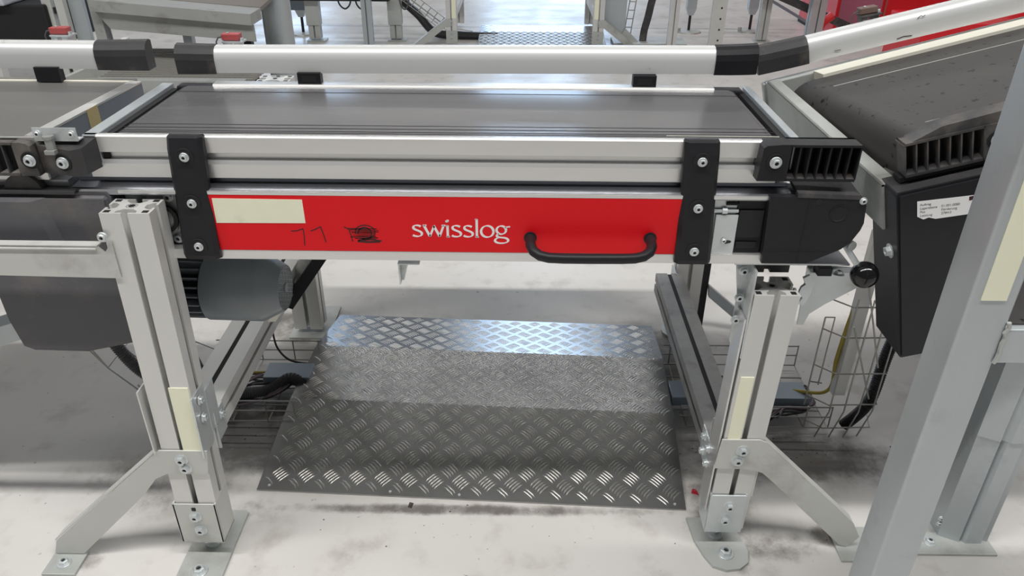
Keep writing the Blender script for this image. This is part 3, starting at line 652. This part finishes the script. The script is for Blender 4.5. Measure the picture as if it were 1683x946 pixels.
# ================================================================== RIGHT CONVEYOR (rises to the right)
A15 = 15.1
rc = thing('belt_conveyor', 'upward sloping conveyor with dirty speckled belt, at right edge', 'conveyor', (1.24, 0, .87), (0, R(-A15), 0))
bp_ = []
zt, r_ = .0, .050
bp_ = [(1.6, 0)]+[(-.010+r_*math.cos(R(a)), -r_+r_*math.sin(R(a))) for a in range(90, 181, 10)]+[(-.06, -.10), (1.6, -.10)]
part('belt', MB().ext(bp_, 'y', -.006, .338).warp(lambda x, y, z: (x+.075*(1-y/.338)*max(0, 1-max(0, x+.06)/.16), y, z)), SPECK, rc, True, local=True)
part('belt_edge_line', MB().box(.01, 1.6, .275, .2775, 0, .0004).box(.06, 1.6, .020, .0212, 0, .0004), GALVD, rc, local=True, label='pale lines along the belt edges')
part('rear_strip', MB().ext([(.012, .338), (1.6, .338), (1.6, .372), (.005, .372)], 'z', -.01, .006), IVORY, rc, local=True, label='cream strip along the far belt edge')
part('rear_rail', MB().box(-.085, 1.6, .372, .395, -.06, .003, .002), GALVD, rc, local=True)
ep = MB()
Fp, Bp = Vector((-.020, -.012, -.074)), Vector((-.085, .372, .008))
def epq(off, dz): return [Fp+Vector((off, 0, dz)), Bp+Vector((off, 0, dz))]
f0, b0 = epq(0, 0); 
ep.hexa([f0+Vector((0, 0, -.08)), f0+Vector((.004, 0, -.08)), b0+Vector((.004, 0, -.08)), b0+Vector((0, 0, -.08))], [f0, f0+Vector((.004, 0, 0)), b0+Vector((.004, 0, 0)), b0])
ep.hexa([f0+Vector((0, 0, -.003)), f0+Vector((.026, 0, -.003)), b0+Vector((.022, 0, -.003)), b0+Vector((0, 0, -.003))], [f0, f0+Vector((.026, 0, 0)), b0+Vector((.022, 0, 0)), b0])
part('end_plate', ep, GALVD, rc, local=True, label='galvanised end plate')
part('corner_sleeve', MB().box(-.09, .02, .385, .40, -.06, .0, .002), GALVD, rc, local=True)
part('front_skirt', MB().box(.03, 1.6, -.012, -.006, -.12, -.002), BLKD, rc, local=True)
e3 = endcap(rc, .178, .120, .006, -.058, -.002, -.038, -.006, 7, BLKD, -1, local=True)
part('upper_web', MB().hexa([(.004, -.036, -.006), (.19, -.036, -.006), (.19, -.006, -.006), (.004, -.006, -.006)], [(.06, -.036, .012), (.19, -.036, .016), (.19, -.006, .016), (.06, -.006, .012)]), BLKD, e3, local=True)
part('bolt_recess', MB().lathe([(.0140, -.002), (.0140, .0008), (.0128, .0011), (.0120, .0004), (.0002, .0003)], T(.122+.015, -.0385, -.028) @ RX(90)), DARK, e3, True, local=True)
bolt((.137, -.0398, -.028), '-y', e3, local=True)
part('joint_gap', MB().box(.0, .3, -.03, -.006, -.068, -.060), DARK, rc, local=True)
# black drive cover hanging below
dcv = MB().ext(rrect(-.016, .7, -.385, -.072, .006), 'y', -.06, .04)
bmesh.ops.recalc_face_normals(dcv.b, faces=dcv.b.faces)
bmesh.ops.bevel(dcv.b, geom=[e for e in dcv.b.edges if e.verts[0].co.y < 0 and e.verts[1].co.y < 0], offset=.004, segments=2, affect='EDGES')
dv = part('drive_cover', dcv, BLK, rc, local=True, label='black drive cover with a torn white label')
part('cover_top', MB().box(-.014, .7, -.055, .04, -.0725, -.0705), BLKD, dv, local=True)
bolt((-.016, -.03, -.185), '-x', dv, BOLTH, local=True)
lb = part('paper_label', MB().ext([(.013, -.078), (.125, -.092), (.125, -.122), (.040, -.1145), (.030, -.1095), (.022, -.111), (.013, -.104)], 'y', -.0607, -.0602).warp(lambda x, y, z: (x, y, z-.012)), WHITE, dv, local=True, label='torn white printed label')
def text(s, size, M, parent, m=INK, name='printed_text', local=True):
    c = bpy.data.curves.new('t', 'FONT'); c.body = s; c.size = size; c.extrude = .00005
    o = bpy.data.objects.new('t', c); COL.objects.link(o)
    bpy.context.view_layer.update(); dg = bpy.context.evaluated_depsgraph_get(); me = bpy.data.meshes.new_from_object(o.evaluated_get(dg))
    bpy.data.objects.remove(o); me.transform(M @ RX(90)); me.materials.clear(); me.materials.append(m)
    return part(name, me, None, parent, local=local)
TXT = mat('grey_print', (.12, .12, .13), .6)
for i, (a, c) in enumerate((('Auftrag', ''), ('Lagerebene', '01.001.0080'), ('Pos', 'Förderung'), ('Leistung', '2784.0'))):
    Mx = T(.0165, -.0608, -.0985-i*.0062) @ RY(7)
    text(a, .0056, Mx, lb, TXT)
    if c: text(c, .0056, T(.048, -.0608, -.1005-i*.0062-.0015) @ RY(7), lb, TXT)
part('label_mark', MB().box(.089, .12, -.0609, -.0605, -.1075, -.1010), INK, lb, local=True)
# ================================================================== FOREGROUND COLUMN
cp_ = thing('steel_column', 'large galvanised square column with yellow strip at the right front', 'column', (1.24, -.32, 0))
part('tube', MB().ext(rrect(1.2105, 1.268, -.35, -.288, .006, 5), 'z', 0, 2.2), GALV, cp_, True)
part('sticker', MB().box(1.2225, 1.253, -.3515, -.3502, .783, 1.05), CREAM, cp_, label='long pale yellow sticker')
part('side_arm', MB().box(1.2665, 1.75, -.352, -.22, .692, .742, .003), GALV, cp_)
part('arm_top_mat', MB().box(1.27, 1.75, -.34, -.225, .7415, .744), SPECK, cp_)
part('weld', MB().tube([(1.2675+random.uniform(-.002, .002), -.351, .692+.06*i/8) for i in range(9)], .0028, 6), GALVD, cp_)
part('base_plate', MB().box(1.16, 1.32, -.40, -.24, 0, .01, .001), GALVD, cp_)
# ================================================================== RIGHT REAR POST
gp_ = thing('steel_post', 'galvanised folded post on a bolted base plate, at the right behind the square column', 'post', (1.59, 0, 0))
gpp = [(1.555, .04), (1.555, .0), (1.590, -.018), (1.596, -.012), (1.602, -.022), (1.634, -.022), (1.638, -.012), (1.650, -.016), (1.650, .05)]
part('folded_profile', MB().ext(gpp, 'z', .006, .69), GALV, gp_)
part('outer_sleeve', MB().ext([(a+(-.003 if a < 1.6 else .003), c-.004) for a, c in gpp], 'z', .28, .69), GALV, gp_)
b_ = part('base_plate', MB().box(1.47, 1.655, -.05, .05, 0, .006, .001), GALVD, gp_)
for p in ((1.5, .01, .006), (1.53, -.02, .006)): bolt(p, '+z', b_, BOLTH)
for z in (.05, .035): bolt((1.552, .005, z), '-y', b_, BOLTS)
bt = part('cable_hose', MB().tube([(1.40, .10, .56), (1.50, .05, .50), (1.56, .04, .455), (1.64, .05, .435), (1.8, .05, .43)], .020, 12), CABLE, None, True)
tag(bt, 'thick black hose behind the right galvanised post', 'hose')

# ================================================================== CABLE TRAYS
def wires(mb, segs, r=.0019, n=6):
    for s in segs: mb.tube(s, r, n)
    return mb
ct = thing('cable_tray', 'wire basket cable tray on the floor right of the tread plate, turning upward', 'cable tray', (1.3, .45, 0))
segs = []
for y, z in ((.335, .012), (.335, .045), (.335, .075), (.40, .012), (.47, .012), (.54, .012), (.60, .012), (.60, .045), (.60, .075)):
    segs.append([(1.07, y, z), (1.44, y, z)])
for x in (1.09, 1.19, 1.29, 1.38, 1.44):
    segs.append([(x, .335, .078), (x, .335, .011), (x, .60, .011), (x, .60, .078)])
part('floor_basket', wires(MB(), segs), WIRE, ct)
segs = []
for x, y in ((1.415, .30), (1.45, .30), (1.485, .30), (1.52, .305)):
    segs.append([(x-.02, y, .012), (x, y, .09), (x, y, .40)])
for z in (.04, .11, .20, .30, .38): segs.append([(1.37, .34, z), (1.41, .30, z), (1.525, .305, z), (1.54, .36, z)])
segs.append([(1.37, .34, .08), (1.37, .34, .33)]); segs.append([(1.392, .34, .14), (1.392, .34, .33), (1.37, .34, .33)])
segs.append([(1.37, .34, .15), (1.40, .34, .145)])
segs.append([(1.42, .30, .46), (1.50, .30, .22)]); segs.append([(1.42, .30, .33), (1.50, .30, .13)])
part('upright_basket', wires(MB(), segs), WIRE, ct)
ch = part('channel', MB().box(1.06, 1.405, .385, .455, .035, .062, .001), CHAN, None)
tag(ch, 'blue-grey metal channel in the wire basket right of the tread plate', 'channel')
def cable(name, pts, r, m, label, cat='cable', group=None, corr=False):
    P = [Vector(p) for p in pts]; out = []
    for i in range(len(P)-1):
        p0, p1, p2, p3 = P[max(i-1, 0)], P[i], P[i+1], P[min(i+2, len(P)-1)]
        for k in range(8):
            t = k/8; out.append(.5*((2*p1)+(-p0+p2)*t+(2*p0-5*p1+4*p2-p3)*t*t+(-p0+3*p1-3*p2+p3)*t**3))
    out.append(P[-1]); rf = None
    if corr:
        o2 = []
        for a, c in zip(out, out[1:]):
            for k in range(6): o2.append(a.lerp(c, k/6))
        out = o2+[out[-1]]; rf = lambda i: r*(1 if i % 2 else .82)
    o = part(name, MB().tube(out, r, 10, rf=rf), m, None, True)
    return tag(o, label, cat, group)
cable('cable', [(1.45, .33, .52), (1.43, .34, .36), (1.42, .34, .22), (1.43, .36, .11), (1.38, .42, .06), (1.2, .5, .03)], .0045, YCAB, 'yellow cable coming down the wire basket right of the tread plate')
cable('corrugated_hose', [(1.60, .28, .50), (1.545, .31, .40), (1.53, .33, .25), (1.52, .33, .10), (1.48, .34, .015)], .015, CABLE, 'black corrugated hose hanging behind the right wire basket', 'hose', corr=True)
part('backing_channel', MB().box(1.425, 1.455, .325, .345, .12, .55), ALUP, ct)
for i in range(7):
    a = random.uniform(0, 6)
    cable('cable', [(1.28+.05*i/7, .33+.03*random.random(), .02+.006*i), (1.34, .36+.02*math.sin(a), .03+.004*i), (1.40, .38, .035+.005*math.cos(a)), (1.43, .42+.01*i, .03), (1.38, .47, .025), (1.15, .5+.01*i, .02)], .0028, (CABLE, HOSE, PCAB)[i % 3], 'thin cable in the tangle lying in the wire basket right of the tread plate', group='tangled cables in the right basket')
cl = thing('cable_tray', 'wire basket cable tray on the floor left of the tread plate', 'cable tray', (-.05, .45, 0))
segs = []
for y, z in ((.335, .012), (.335, .045), (.335, .075), (.40, .012), (.47, .012), (.54, .012), (.60, .012), (.60, .045), (.60, .075)):
    segs.append([(-.16, y, z), (.13, y, z)])
for x in (-.14, -.04, .05, .12): segs.append([(x, .335, .078), (x, .335, .011), (x, .60, .011), (x, .60, .078)])
part('floor_basket', wires(MB(), segs), WIRE, cl)
segs = []
for y in (.335, .42, .51, .60): segs.append([(-.14, y, .03), (-.22, y, .07), (-.31, y, .17), (-.36, y, .28), (-.42, y, .36)])
for x, z in ((-.22, .07), (-.31, .17), (-.36, .28)): segs.append([(x-.03, .335, z+.05), (x, .335, z), (x, .60, z), (x-.03, .60, z+.05)])
part('curved_basket', wires(MB(), segs), WIRE, cl)
cable('corrugated_hose', [(-.33, .36, .38), (-.29, .36, .22), (-.22, .36, .12), (-.10, .39, .06), (.02, .42, .04), (.08, .45, .06), (.12, .44, .04)], .0155, HOSE, 'dark grey corrugated hose curving down behind the left front post', 'hose', corr=True)
for i in range(8):
    a = random.uniform(0, 6)
    cable('cable', [(-.30+.01*i, .45, .24), (-.2, .46+.01*i, .10), (-.08, .50-.015*i, .04+.003*i), (.0, .47+.02*math.sin(a), .04), (.05+.005*i, .44, .05), (.02, .40, .03), (-.06, .38+.008*i, .02)], .0032, (PCAB, CABLE, HOSE)[i % 3], 'thin cable in the tangle lying in the wire basket left of the tread plate', group='tangled cables in the left basket')
cable('cable', [(-.05, .50, .04), (.02, .49, .05), (.06, .50, .05)], .003, YCAB, 'short yellow cable in the wire basket left of the tread plate')
cable('cable', [(.0, .60, .11), (.02, .56, .08), (.06, .53, .06), (.12, .52, .055)], .0028, CABLE, 'black cable arching up behind the left wire basket')
ch = part('channel', MB().box(.01, .13, .45, .515, .035, .062, .001), CHAN, None)
tag(ch, 'blue-grey metal channel in the wire basket left of the tread plate', 'channel')
# floor scraps
o = part('red_scrap', MB().hexa([(1.062, .118, .0), (1.078, .112, .0), (1.076, .128, .0), (1.066, .13, .0)], [(1.064, .12, .006), (1.074, .116, .008), (1.073, .124, .005), (1.067, .126, .007)]), REDB)
tag(o, 'small red scrap on the floor right of the tread plate', 'scrap')
o = part('dirt_lump', MB().hexa([(.432, .066, 0), (.441, .062, 0), (.444, .078, 0), (.434, .08, 0)], [(.434, .068, .004), (.439, .066, .006), (.441, .074, .004), (.436, .076, .005)]), DEBRIS)
tag(o, 'dark crumb of dirt in front of the tread plate edge', 'dirt')
db = MB()
for (cx, cy, sx_, sy_, n) in ((.02, .29, .14, .05, 70), (1.32, .26, .16, .03, 80), (1.36, -.005, .05, .02, 25), (1.09, .5, .03, .15, 40), (1.06, .2, .02, .1, 25), (.5, .0, .6, .12, 30)):
    for i in range(n*2//3):
        x, y = random.gauss(cx, sx_*.6), random.gauss(cy, sy_*.6); s = random.uniform(.0006, .0012+.002*random.random()**2)
        db.hexa([(x-s, y-s*.6, 0), (x+s, y-s*.4, 0), (x+s*.6, y+s, 0), (x-s*.7, y+s*.8, 0)], [(x-s*.5, y-s*.3, s*.6), (x+s*.5, y-s*.2, s*.7), (x+s*.3, y+s*.5, s*.5), (x-s*.4, y+s*.4, s*.6)])
o = part('dirt_crumbs', db, DEBRIS, kind='stuff'); tag(o, 'dark crumbs of dirt scattered on the floor around the legs and trays', 'dirt')

# ================================================================== BACKGROUND
# second row of conveyors about four and a half metres behind
def far_frame(label, x, side, group=None):
    f = thing('support_frame', label, 'leg frame', (x, 4.6, 0), group=group)
    p = part('front_post', MB().ext(tslot(-.039, .039, -.03, .03), 'z', .03, .66), ALUP, f, local=True)
    part('rear_post', MB().ext(tslot(-.039, .039, .72, .78), 'z', .03, .66), ALUP, f, local=True)
    part('cross_beam', MB().box(-.035, .035, .03, .72, .2, .26), ALUP, f, local=True)
    part('sticker', MB().box(*( (.004, .034) if side < 0 else (-.034, -.004)), -.0315, -.0302, .205, .345), CREAM, f, local=True, label='pale yellow sticker')
    s = side
    part('diagonal_brace', MB().ext([(0, .20), (s*.04, .20), (s*.30, -.0), (s*.235, 0), (s*.03, .15), (0, .15)], 'y', -.036, -.032).hexa([(s*.04, -.032, .198), (s*.30, -.032, 0.), (s*.30, .03, 0.), (s*.04, .03, .198)], [(s*.04, -.032, .202), (s*.30, -.032, .004), (s*.30, .03, .004), (s*.04, .03, .202)]), GALVD, f, local=True)
    part('foot_bracket', MB().box(-.04, .04, -.034, -.031, .03, .12), GALVD, f, local=True)
    part('foot_plate', MB().box(-.04, .04, -.12, .05, 0, .006), GALVD, f, local=True)
    for z in (.18, .165, .1, .07): bolt((0, -.035, z), '-y', f, BOLT, local=True)
    return f
far_frame('distant leg frame with yellow strip, left of the bright floor area', .175, -1)
far_frame('distant leg frame with yellow strip, right of the bright floor area', 1.235, 1)
fc = thing('belt_conveyor', 'distant conveyor carried on two leg frames, beyond the top edge', 'conveyor', (.7, 4.8, .66))
part('body', MB().box(-.6, .7, -.2, .3, 0, .2, .004), ALU, fc, local=True)
part('belt', MB().box(-.58, .68, -.18, .28, .2, .204), BELT, fc, local=True)
fp_ = thing('tread_plate', 'distant humped tread plate on the bright floor', 'floor plate', (.36, 4.62, 0))
mb = MB()
for (ya, za, yb, zb) in ((0, .002, .27, .05), (.27, .05, .50, .05), (.50, .05, .74, .002)):
    mb.hexa([(0, ya, za-.001), (.95, ya, za-.001), (.95, yb, zb-.001), (0, yb, zb-.001)], [(0, ya, za+.003), (.95, ya, za+.003), (.95, yb, zb+.003), (0, yb, zb+.003)])
part('sheet', mb, PLATE, fp_, local=True)
tb2 = MB()
for i in range(16):
    for j in range(12):
        for s, (ox, oy) in ((1, (0, 0)), (-1, (.5, .5))):
            x, y = (i+ox)*.059+.02, (j+oy)*.059+.02
            if x > .93 or y > .72: continue
            z = .002+.048*min(1, y/.27) if y < .5 else .05-.048*(y-.5)/.24
            tb2.box(-.012, .012, -.008, .008, -.001, .0045, M=T(x, y, z) @ RZ(45*s))
part('tread_bars', tb2, TREAD, fp_, local=True, kind='stuff')
ft = thing('cable_tray', 'distant wire basket cable tray sloping down beside the left distant leg frame', 'cable tray', (-.1, 4.9, 0))
segs = []
for y in (4.85, 4.95, 5.05): segs.append([(-.42, y, .46), (-.28, y, .33), (.10, y, .05), (.3, y, .02)]); 
for y in (4.85, 5.05): segs.append([(-.24, y, .36), (.16, y, .06)])
for i in range(9): x = -.30+.05*i; z = .345-.037*i; segs.append([(x+.03, 4.85, z+.035), (x, 4.85, z), (x, 5.05, z), (x+.03, 5.05, z+.035)])
part('basket', wires(MB(), segs, .003), WIRE, ft)
fcb = cable('cable_bundle', [(-1.2, 4.9, .40), (-.6, 4.9, .39), (-.35, 4.9, .38), (-.22, 4.9, .27), (-.10, 4.88, .17), (.02, 4.86, .05), (.2, 4.86, .03), (.5, 4.86, .02)], .03, CABLE, 'distant black cable bundle running down the sloping tray', 'cable')
o = part('cable_duct', MB().box(-1.25, -.28, 4.66, 4.80, .30, .44, .004), DARK); tag(o, 'distant dark cable duct beneath the far left conveyor', 'duct')
for i, (x, w) in enumerate(((-.62, .05), (-.50, .04), (-.18, .035))):
    cable('cable', [(x-w, 4.74, .34), (x-w*.8, 4.74, .27), (x, 4.74, .235), (x+w*.8, 4.74, .27), (x+w, 4.74, .34)], .006, HOSE, ('distant cable loop hanging below the dark duct, leftmost', 'distant double cable loop hanging below the dark duct', 'distant cable loop hanging beside the sloping tray')[i])
def fpost(name, label, x, y, w, d, m, z1=.7, extra=None, cat='post', group=None):
    t = thing(name, label, cat, (x, y, 0), group=group)
    part('shaft', MB().ext(tslot(-w/2, w/2, -d/2, d/2), 'z', .02, z1), m, t, local=True)
    part('foot', MB().box(-w*.7, w*.9, -d*.8, d*.8, 0, .012), GALVD, t, local=True)
    if extra: extra(t)
    return t
def sleeve(t): part('sleeve', MB().box(-.05, .05, -.046, .03, .12, .5, .002), GALVD, t, local=True)
fpost('far_post', 'distant dark post with grey sleeve right of the round column', -.862, 4.76, .085, .07, GALVD, extra=sleeve)
fpost('far_post', 'distant dark post with grey sleeve behind the sloping tray', -.262, 4.80, .085, .07, GALVD, extra=sleeve)
fpost('far_post', 'distant bluish aluminium post between two dark posts', -.425, 4.55, .07, .06, GALV, 1.0)
fpost('far_post', 'distant light aluminium post right of the wall-like grey panel', 1.765, 4.55, .065, .06, ALU, 1.0)
fpost('far_post', 'distant bluish aluminium post in front of the red cabinet', 2.775, 4.55, .10, .08, GALV, 1.2)
fpost('far_post', 'distant grey sleeved post left of the red cabinet', 2.50, 4.85, .075, .06, GALVD, .9)
t = thing('far_post', 'distant wide perforated grey upright behind the right end of the guard rail', 'post', (2.1, 4.62, 0))
part('shaft', MB().box(-.05, .05, -.02, .02, 0, 1.1), GREYP, t, local=True)
hm = MB().box(-.006, .006, -.0215, -.0195, -.006, .006).mesh('hole', DARK)
for i in range(10):
    q = part('hole', hm, None, t, local=True); q.matrix_basis = T(.012, 0, .06+.075*i)
def footpost(label, x, y):
    t = thing('levelling_post', label, 'post', (x, y, 0))
    part('shaft', MB().hexa([(-.02, -.02, .13), (.02, -.02, .13), (.02, .02, .13), (-.02, .02, .13)], [(-.038, -.03, .18), (.038, -.03, .18), (.038, .03, .18), (-.038, .03, .18)]).box(-.038, .038, -.03, .03, .18, .8), GALV, t, local=True)
    part('stud', MB().lathe([(.011, .01), (.011, .135)], None, 10), CABLE, t, local=True)
    part('foot_disc', MB().lathe([(.10, 0), (.095, .010), (.02, .016)], None, 24).lathe([(.018, .01), (.015, .035)], T(-.085, -.02, 0), 8), GALVD, t, local=True)
footpost('distant post on a round levelling foot, left of the perforated upright', 2.02, 5.2)
footpost('distant post on a round levelling foot, right of the perforated upright', 2.52, 5.25)
footpost('distant post on a round levelling foot, beside the round column', -1.02, 5.0)
o = part('terminal_box', MB().box(-1.09, -.93, 4.86, 4.96, .20, .34, .004), CHAN); tag(o, 'distant grey-blue terminal box right of the round column', 'box')
o = part('tie_bar', MB().tube([(2.05, 5.35, .32), (2.52, 5.35, .31)], .012, 8), GALVD); tag(o, 'distant horizontal tie bar between the levelling posts', 'bar')
o = part('tie_bar', MB().tube([(2.30, 5.2, .42), (2.65, 5.2, .24), (3.0, 5.2, .06)], .011, 8), CHAN); tag(o, 'distant thin diagonal tie bar behind the sleeved post', 'bar')
o = part('diagonal_beam', MB().hexa([(2.45, 4.7, .36), (3.3, 4.7, .03), (3.3, 4.76, .03), (2.45, 4.76, .36)], [(2.45, 4.7, .42), (3.3, 4.7, .09), (3.3, 4.76, .09), (2.45, 4.76, .42)]), BLKD); tag(o, 'distant black diagonal beam in front of the red cabinet', 'beam')
t = thing('panel', 'distant flat grey panel attached behind the right distant leg frame', 'panel', (1.36, 4.66, 0))
part('sheet', MB().ext([(-.075, .16), (-.075, .7), (.09, .7), (.078, .14), (.045, .08)], 'y', 0, .03), GALV, t, local=True)
o = part('diagonal_beam', MB().hexa([(1.32, 4.68, .17), (1.37, 4.68, .19), (1.37, 4.72, .19), (1.32, 4.72, .17)], [(1.50, 4.68, .0), (1.58, 4.68, .0), (1.58, 4.72, .0), (1.50, 4.72, .0)]), GALVD); tag(o, 'distant short grey diagonal beam right of the grey panel', 'beam')
o = cable('cable_bundle', [(1.66, 4.72, .42), (1.63, 4.72, .32), (1.61, 4.72, .2), (1.59, 4.72, .1), (1.585, 4.72, .01)], .028, BLKD, 'distant upright bundle of dark cables left of the light aluminium post', 'cable')
t = thing('cable_ladder', 'distant thin wire ladder beside the upright cable bundle', 'ladder', (1.5, 4.75, 0))
part('wire_ladder', wires(MB(), [[(1.44, 4.75, .02), (1.475, 4.75, .34)], [(1.49, 4.75, .02), (1.52, 4.75, .33)]]+[[(1.445+.0066*i, 4.75, .06+.06*i), (1.494+.0058*i, 4.75, .06+.06*i)] for i in range(5)], .004), WIRE, t)
o = part('low_kerb', MB().box(1.36, 1.9, 4.62, 4.85, 0, .03, .003), GALVD); tag(o, 'distant low grimy base strip under the cable bundle', 'base')
# red cabinets
rcb = thing('cabinet', 'distant bright red cabinet behind the slanting guard rail', 'cabinet', (3.6, 4.9, 0))
part('body', MB().box(-.55, 1.3, 0, .8, .02, 1.4, .01), REDC, rcb, local=True)
part('dark_pane', MB().box(-.53, -.22, -.008, .0, .06, .9), PINK, rcb, local=True, label='dusky glossy side panel')
part('door_edge', MB().box(-.20, -.185, -.012, 0, .05, 1.3), REDD, rcb, local=True)
part('base', MB().box(-.55, 1.3, .02, .8, 0, .02), DARK, rcb, local=True)
o = part('red_curved_guard', MB().tube([(2.82, 4.62, .03), (2.83, 4.62, .12), (2.86, 4.62, .19), (2.92, 4.62, .24)], .03, 10), REDC, None, True); tag(o, 'distant red curved guard at the foot of the red cabinet', 'guard')
o = part('corner_post', MB().box(4.05, 4.16, 4.6, 4.7, 0, 1.3, .004), GREYP); tag(o, 'distant grey corner post between red cabinet panels', 'post')
o = part('cabinet', MB().box(2.95, 5.6, 3.35, 3.8, .0, .42, .01), REDC); tag(o, 'low red box seen beneath the slanting guard rail', 'cabinet')
# round column
rcl = thing('round_column', 'round galvanised column rising behind the middle guard rail', 'column', (-.447, 2.5, 0))
part('tube', MB().lathe([(.066, 0), (.066, 2.4)], None, 40), GALV, rcl, True, local=True)
part('base_plate', MB().box(-.12, .12, -.12, .12, 0, .012), GALVD, rcl, local=True)
# step platform at upper left
pf = thing('step_platform', 'grey steel step platform with grating behind the left guard rail', 'platform', (-.8, 2.3, 0))
part('top_beam', MB().hexa([(-1.115, 2.16, .66), (-.42, 2.06, .628), (-.42, 2.2, .628), (-1.115, 2.3, .66)], [(-1.115, 2.16, .705), (-.42, 2.06, .672), (-.42, 2.2, .672), (-1.115, 2.3, .705)]), GREYS, pf)
part('skirt', MB().hexa([(-1.06, 2.18, .585), (-.42, 2.08, .56), (-.42, 2.09, .56), (-1.06, 2.19, .585)], [(-1.11, 2.18, .655), (-.42, 2.08, .625), (-.42, 2.09, .625), (-1.11, 2.19, .655)]), GREYS, pf)
part('tread_cover', MB().hexa([(-1.115, 2.3, .69), (-.42, 2.2, .66), (-.42, 2.42, .675), (-1.115, 2.8, .70)], [(-1.115, 2.3, .705), (-.42, 2.2, .675), (-.42, 2.42, .69), (-1.115, 2.8, .712)]), mat('brown_grating', (.22, .20, .18), .7), pf)
part('corner_post', MB().hexa([(-1.135, 2.2, .05), (-1.085, 2.2, .05), (-1.085, 2.25, .05), (-1.135, 2.25, .05)], [(-1.145, 2.2, .85), (-1.105, 2.2, .85), (-1.105, 2.25, .85), (-1.145, 2.25, .85)]), GREYS, pf)
part('lower_step_edge', MB().box(-1.02, -.42, 1.86, 1.90, .40, .455, .002), GREYS, pf)
gm = MB()
for i in range(18):
    y = 1.90+i*.030; gm.box(-1.02, -.40, y, y+.006, .435, .455)
for i in range(31):
    x = -1.02+i*.0205; gm.box(x, x+.003, 1.90, 2.43, .438, .450)
part('grating', gm, mat('grating_steel', (.34, .33, .30), .6, .3), pf, kind='stuff')
part('side_stringer', MB().hexa([(-1.26, 1.75, .36), (-1.02, 2.25, .42), (-1.0, 2.25, .42), (-1.24, 1.75, .36)], [(-1.26, 1.75, .42), (-1.02, 2.25, .50), (-1.0, 2.25, .50), (-1.24, 1.75, .42)]), GALVD, pf)
part('leg', MB().box(-.90, -.86, 2.5, 2.54, 0, .6), GALV, pf); part('leg', MB().box(-.62, -.585, 2.5, 2.54, 0, .62), BLK, pf)
part('white_hook', MB().box(-.99, -.965, 2.1, 2.13, .53, .565, .003), WHITE, pf)
for sx_ in (-1.0, -.45): part('leg', MB().box(sx_, sx_+.04, 1.9, 1.94, 0, .42), GREYP, pf)
# paired uprights at far left
up_ = thing('double_upright', 'pair of light steel uprights left of the step platform', 'post', (-1.75, 3, 0))
part('upright', MB().box(-.055, -.008, -.02, .02, 0, 1.2), GREYP, up_, local=True); part('upright', MB().box(.014, .056, -.02, .02, 0, 1.2), GREYP, up_, local=True)
part('back_web', MB().box(.056, .13, .03, .06, 0, 1.2), GALV, up_, local=True); part('tie_bracket', MB().box(-.02, .03, -.01, .02, .5, .53).box(-.02, .03, -.01, .02, .2, .23), CABLE, up_, local=True)
o = part('machine_box', MB().box(-2.9, -1.95, 2.9, 3.5, .55, .85, .01), mat('pale_lilac_metal', (.55, .56, .62), .5)); tag(o, 'pale metal machine housing at the top left corner', 'machine')
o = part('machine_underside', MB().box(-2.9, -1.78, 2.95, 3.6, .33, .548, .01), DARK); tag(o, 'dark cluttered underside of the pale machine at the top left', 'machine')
o = part('slanted_upright', MB().hexa([(-1.50, 2.0, .0), (-1.46, 2.0, .0), (-1.46, 2.04, 0), (-1.50, 2.04, 0)], [(-1.50, 2.0, .9), (-1.46, 2.0, .9), (-1.46, 2.04, .9), (-1.50, 2.04, .9)]), ALU); tag(o, 'light upright at the left edge behind the guard rail', 'post')
o = part('floor_mat', MB().box(-2.4, -1.2, 3.2, 4.4, 0, .004), GALVD); tag(o, 'grey sheet on the floor behind the pair of uprights', 'sheet')
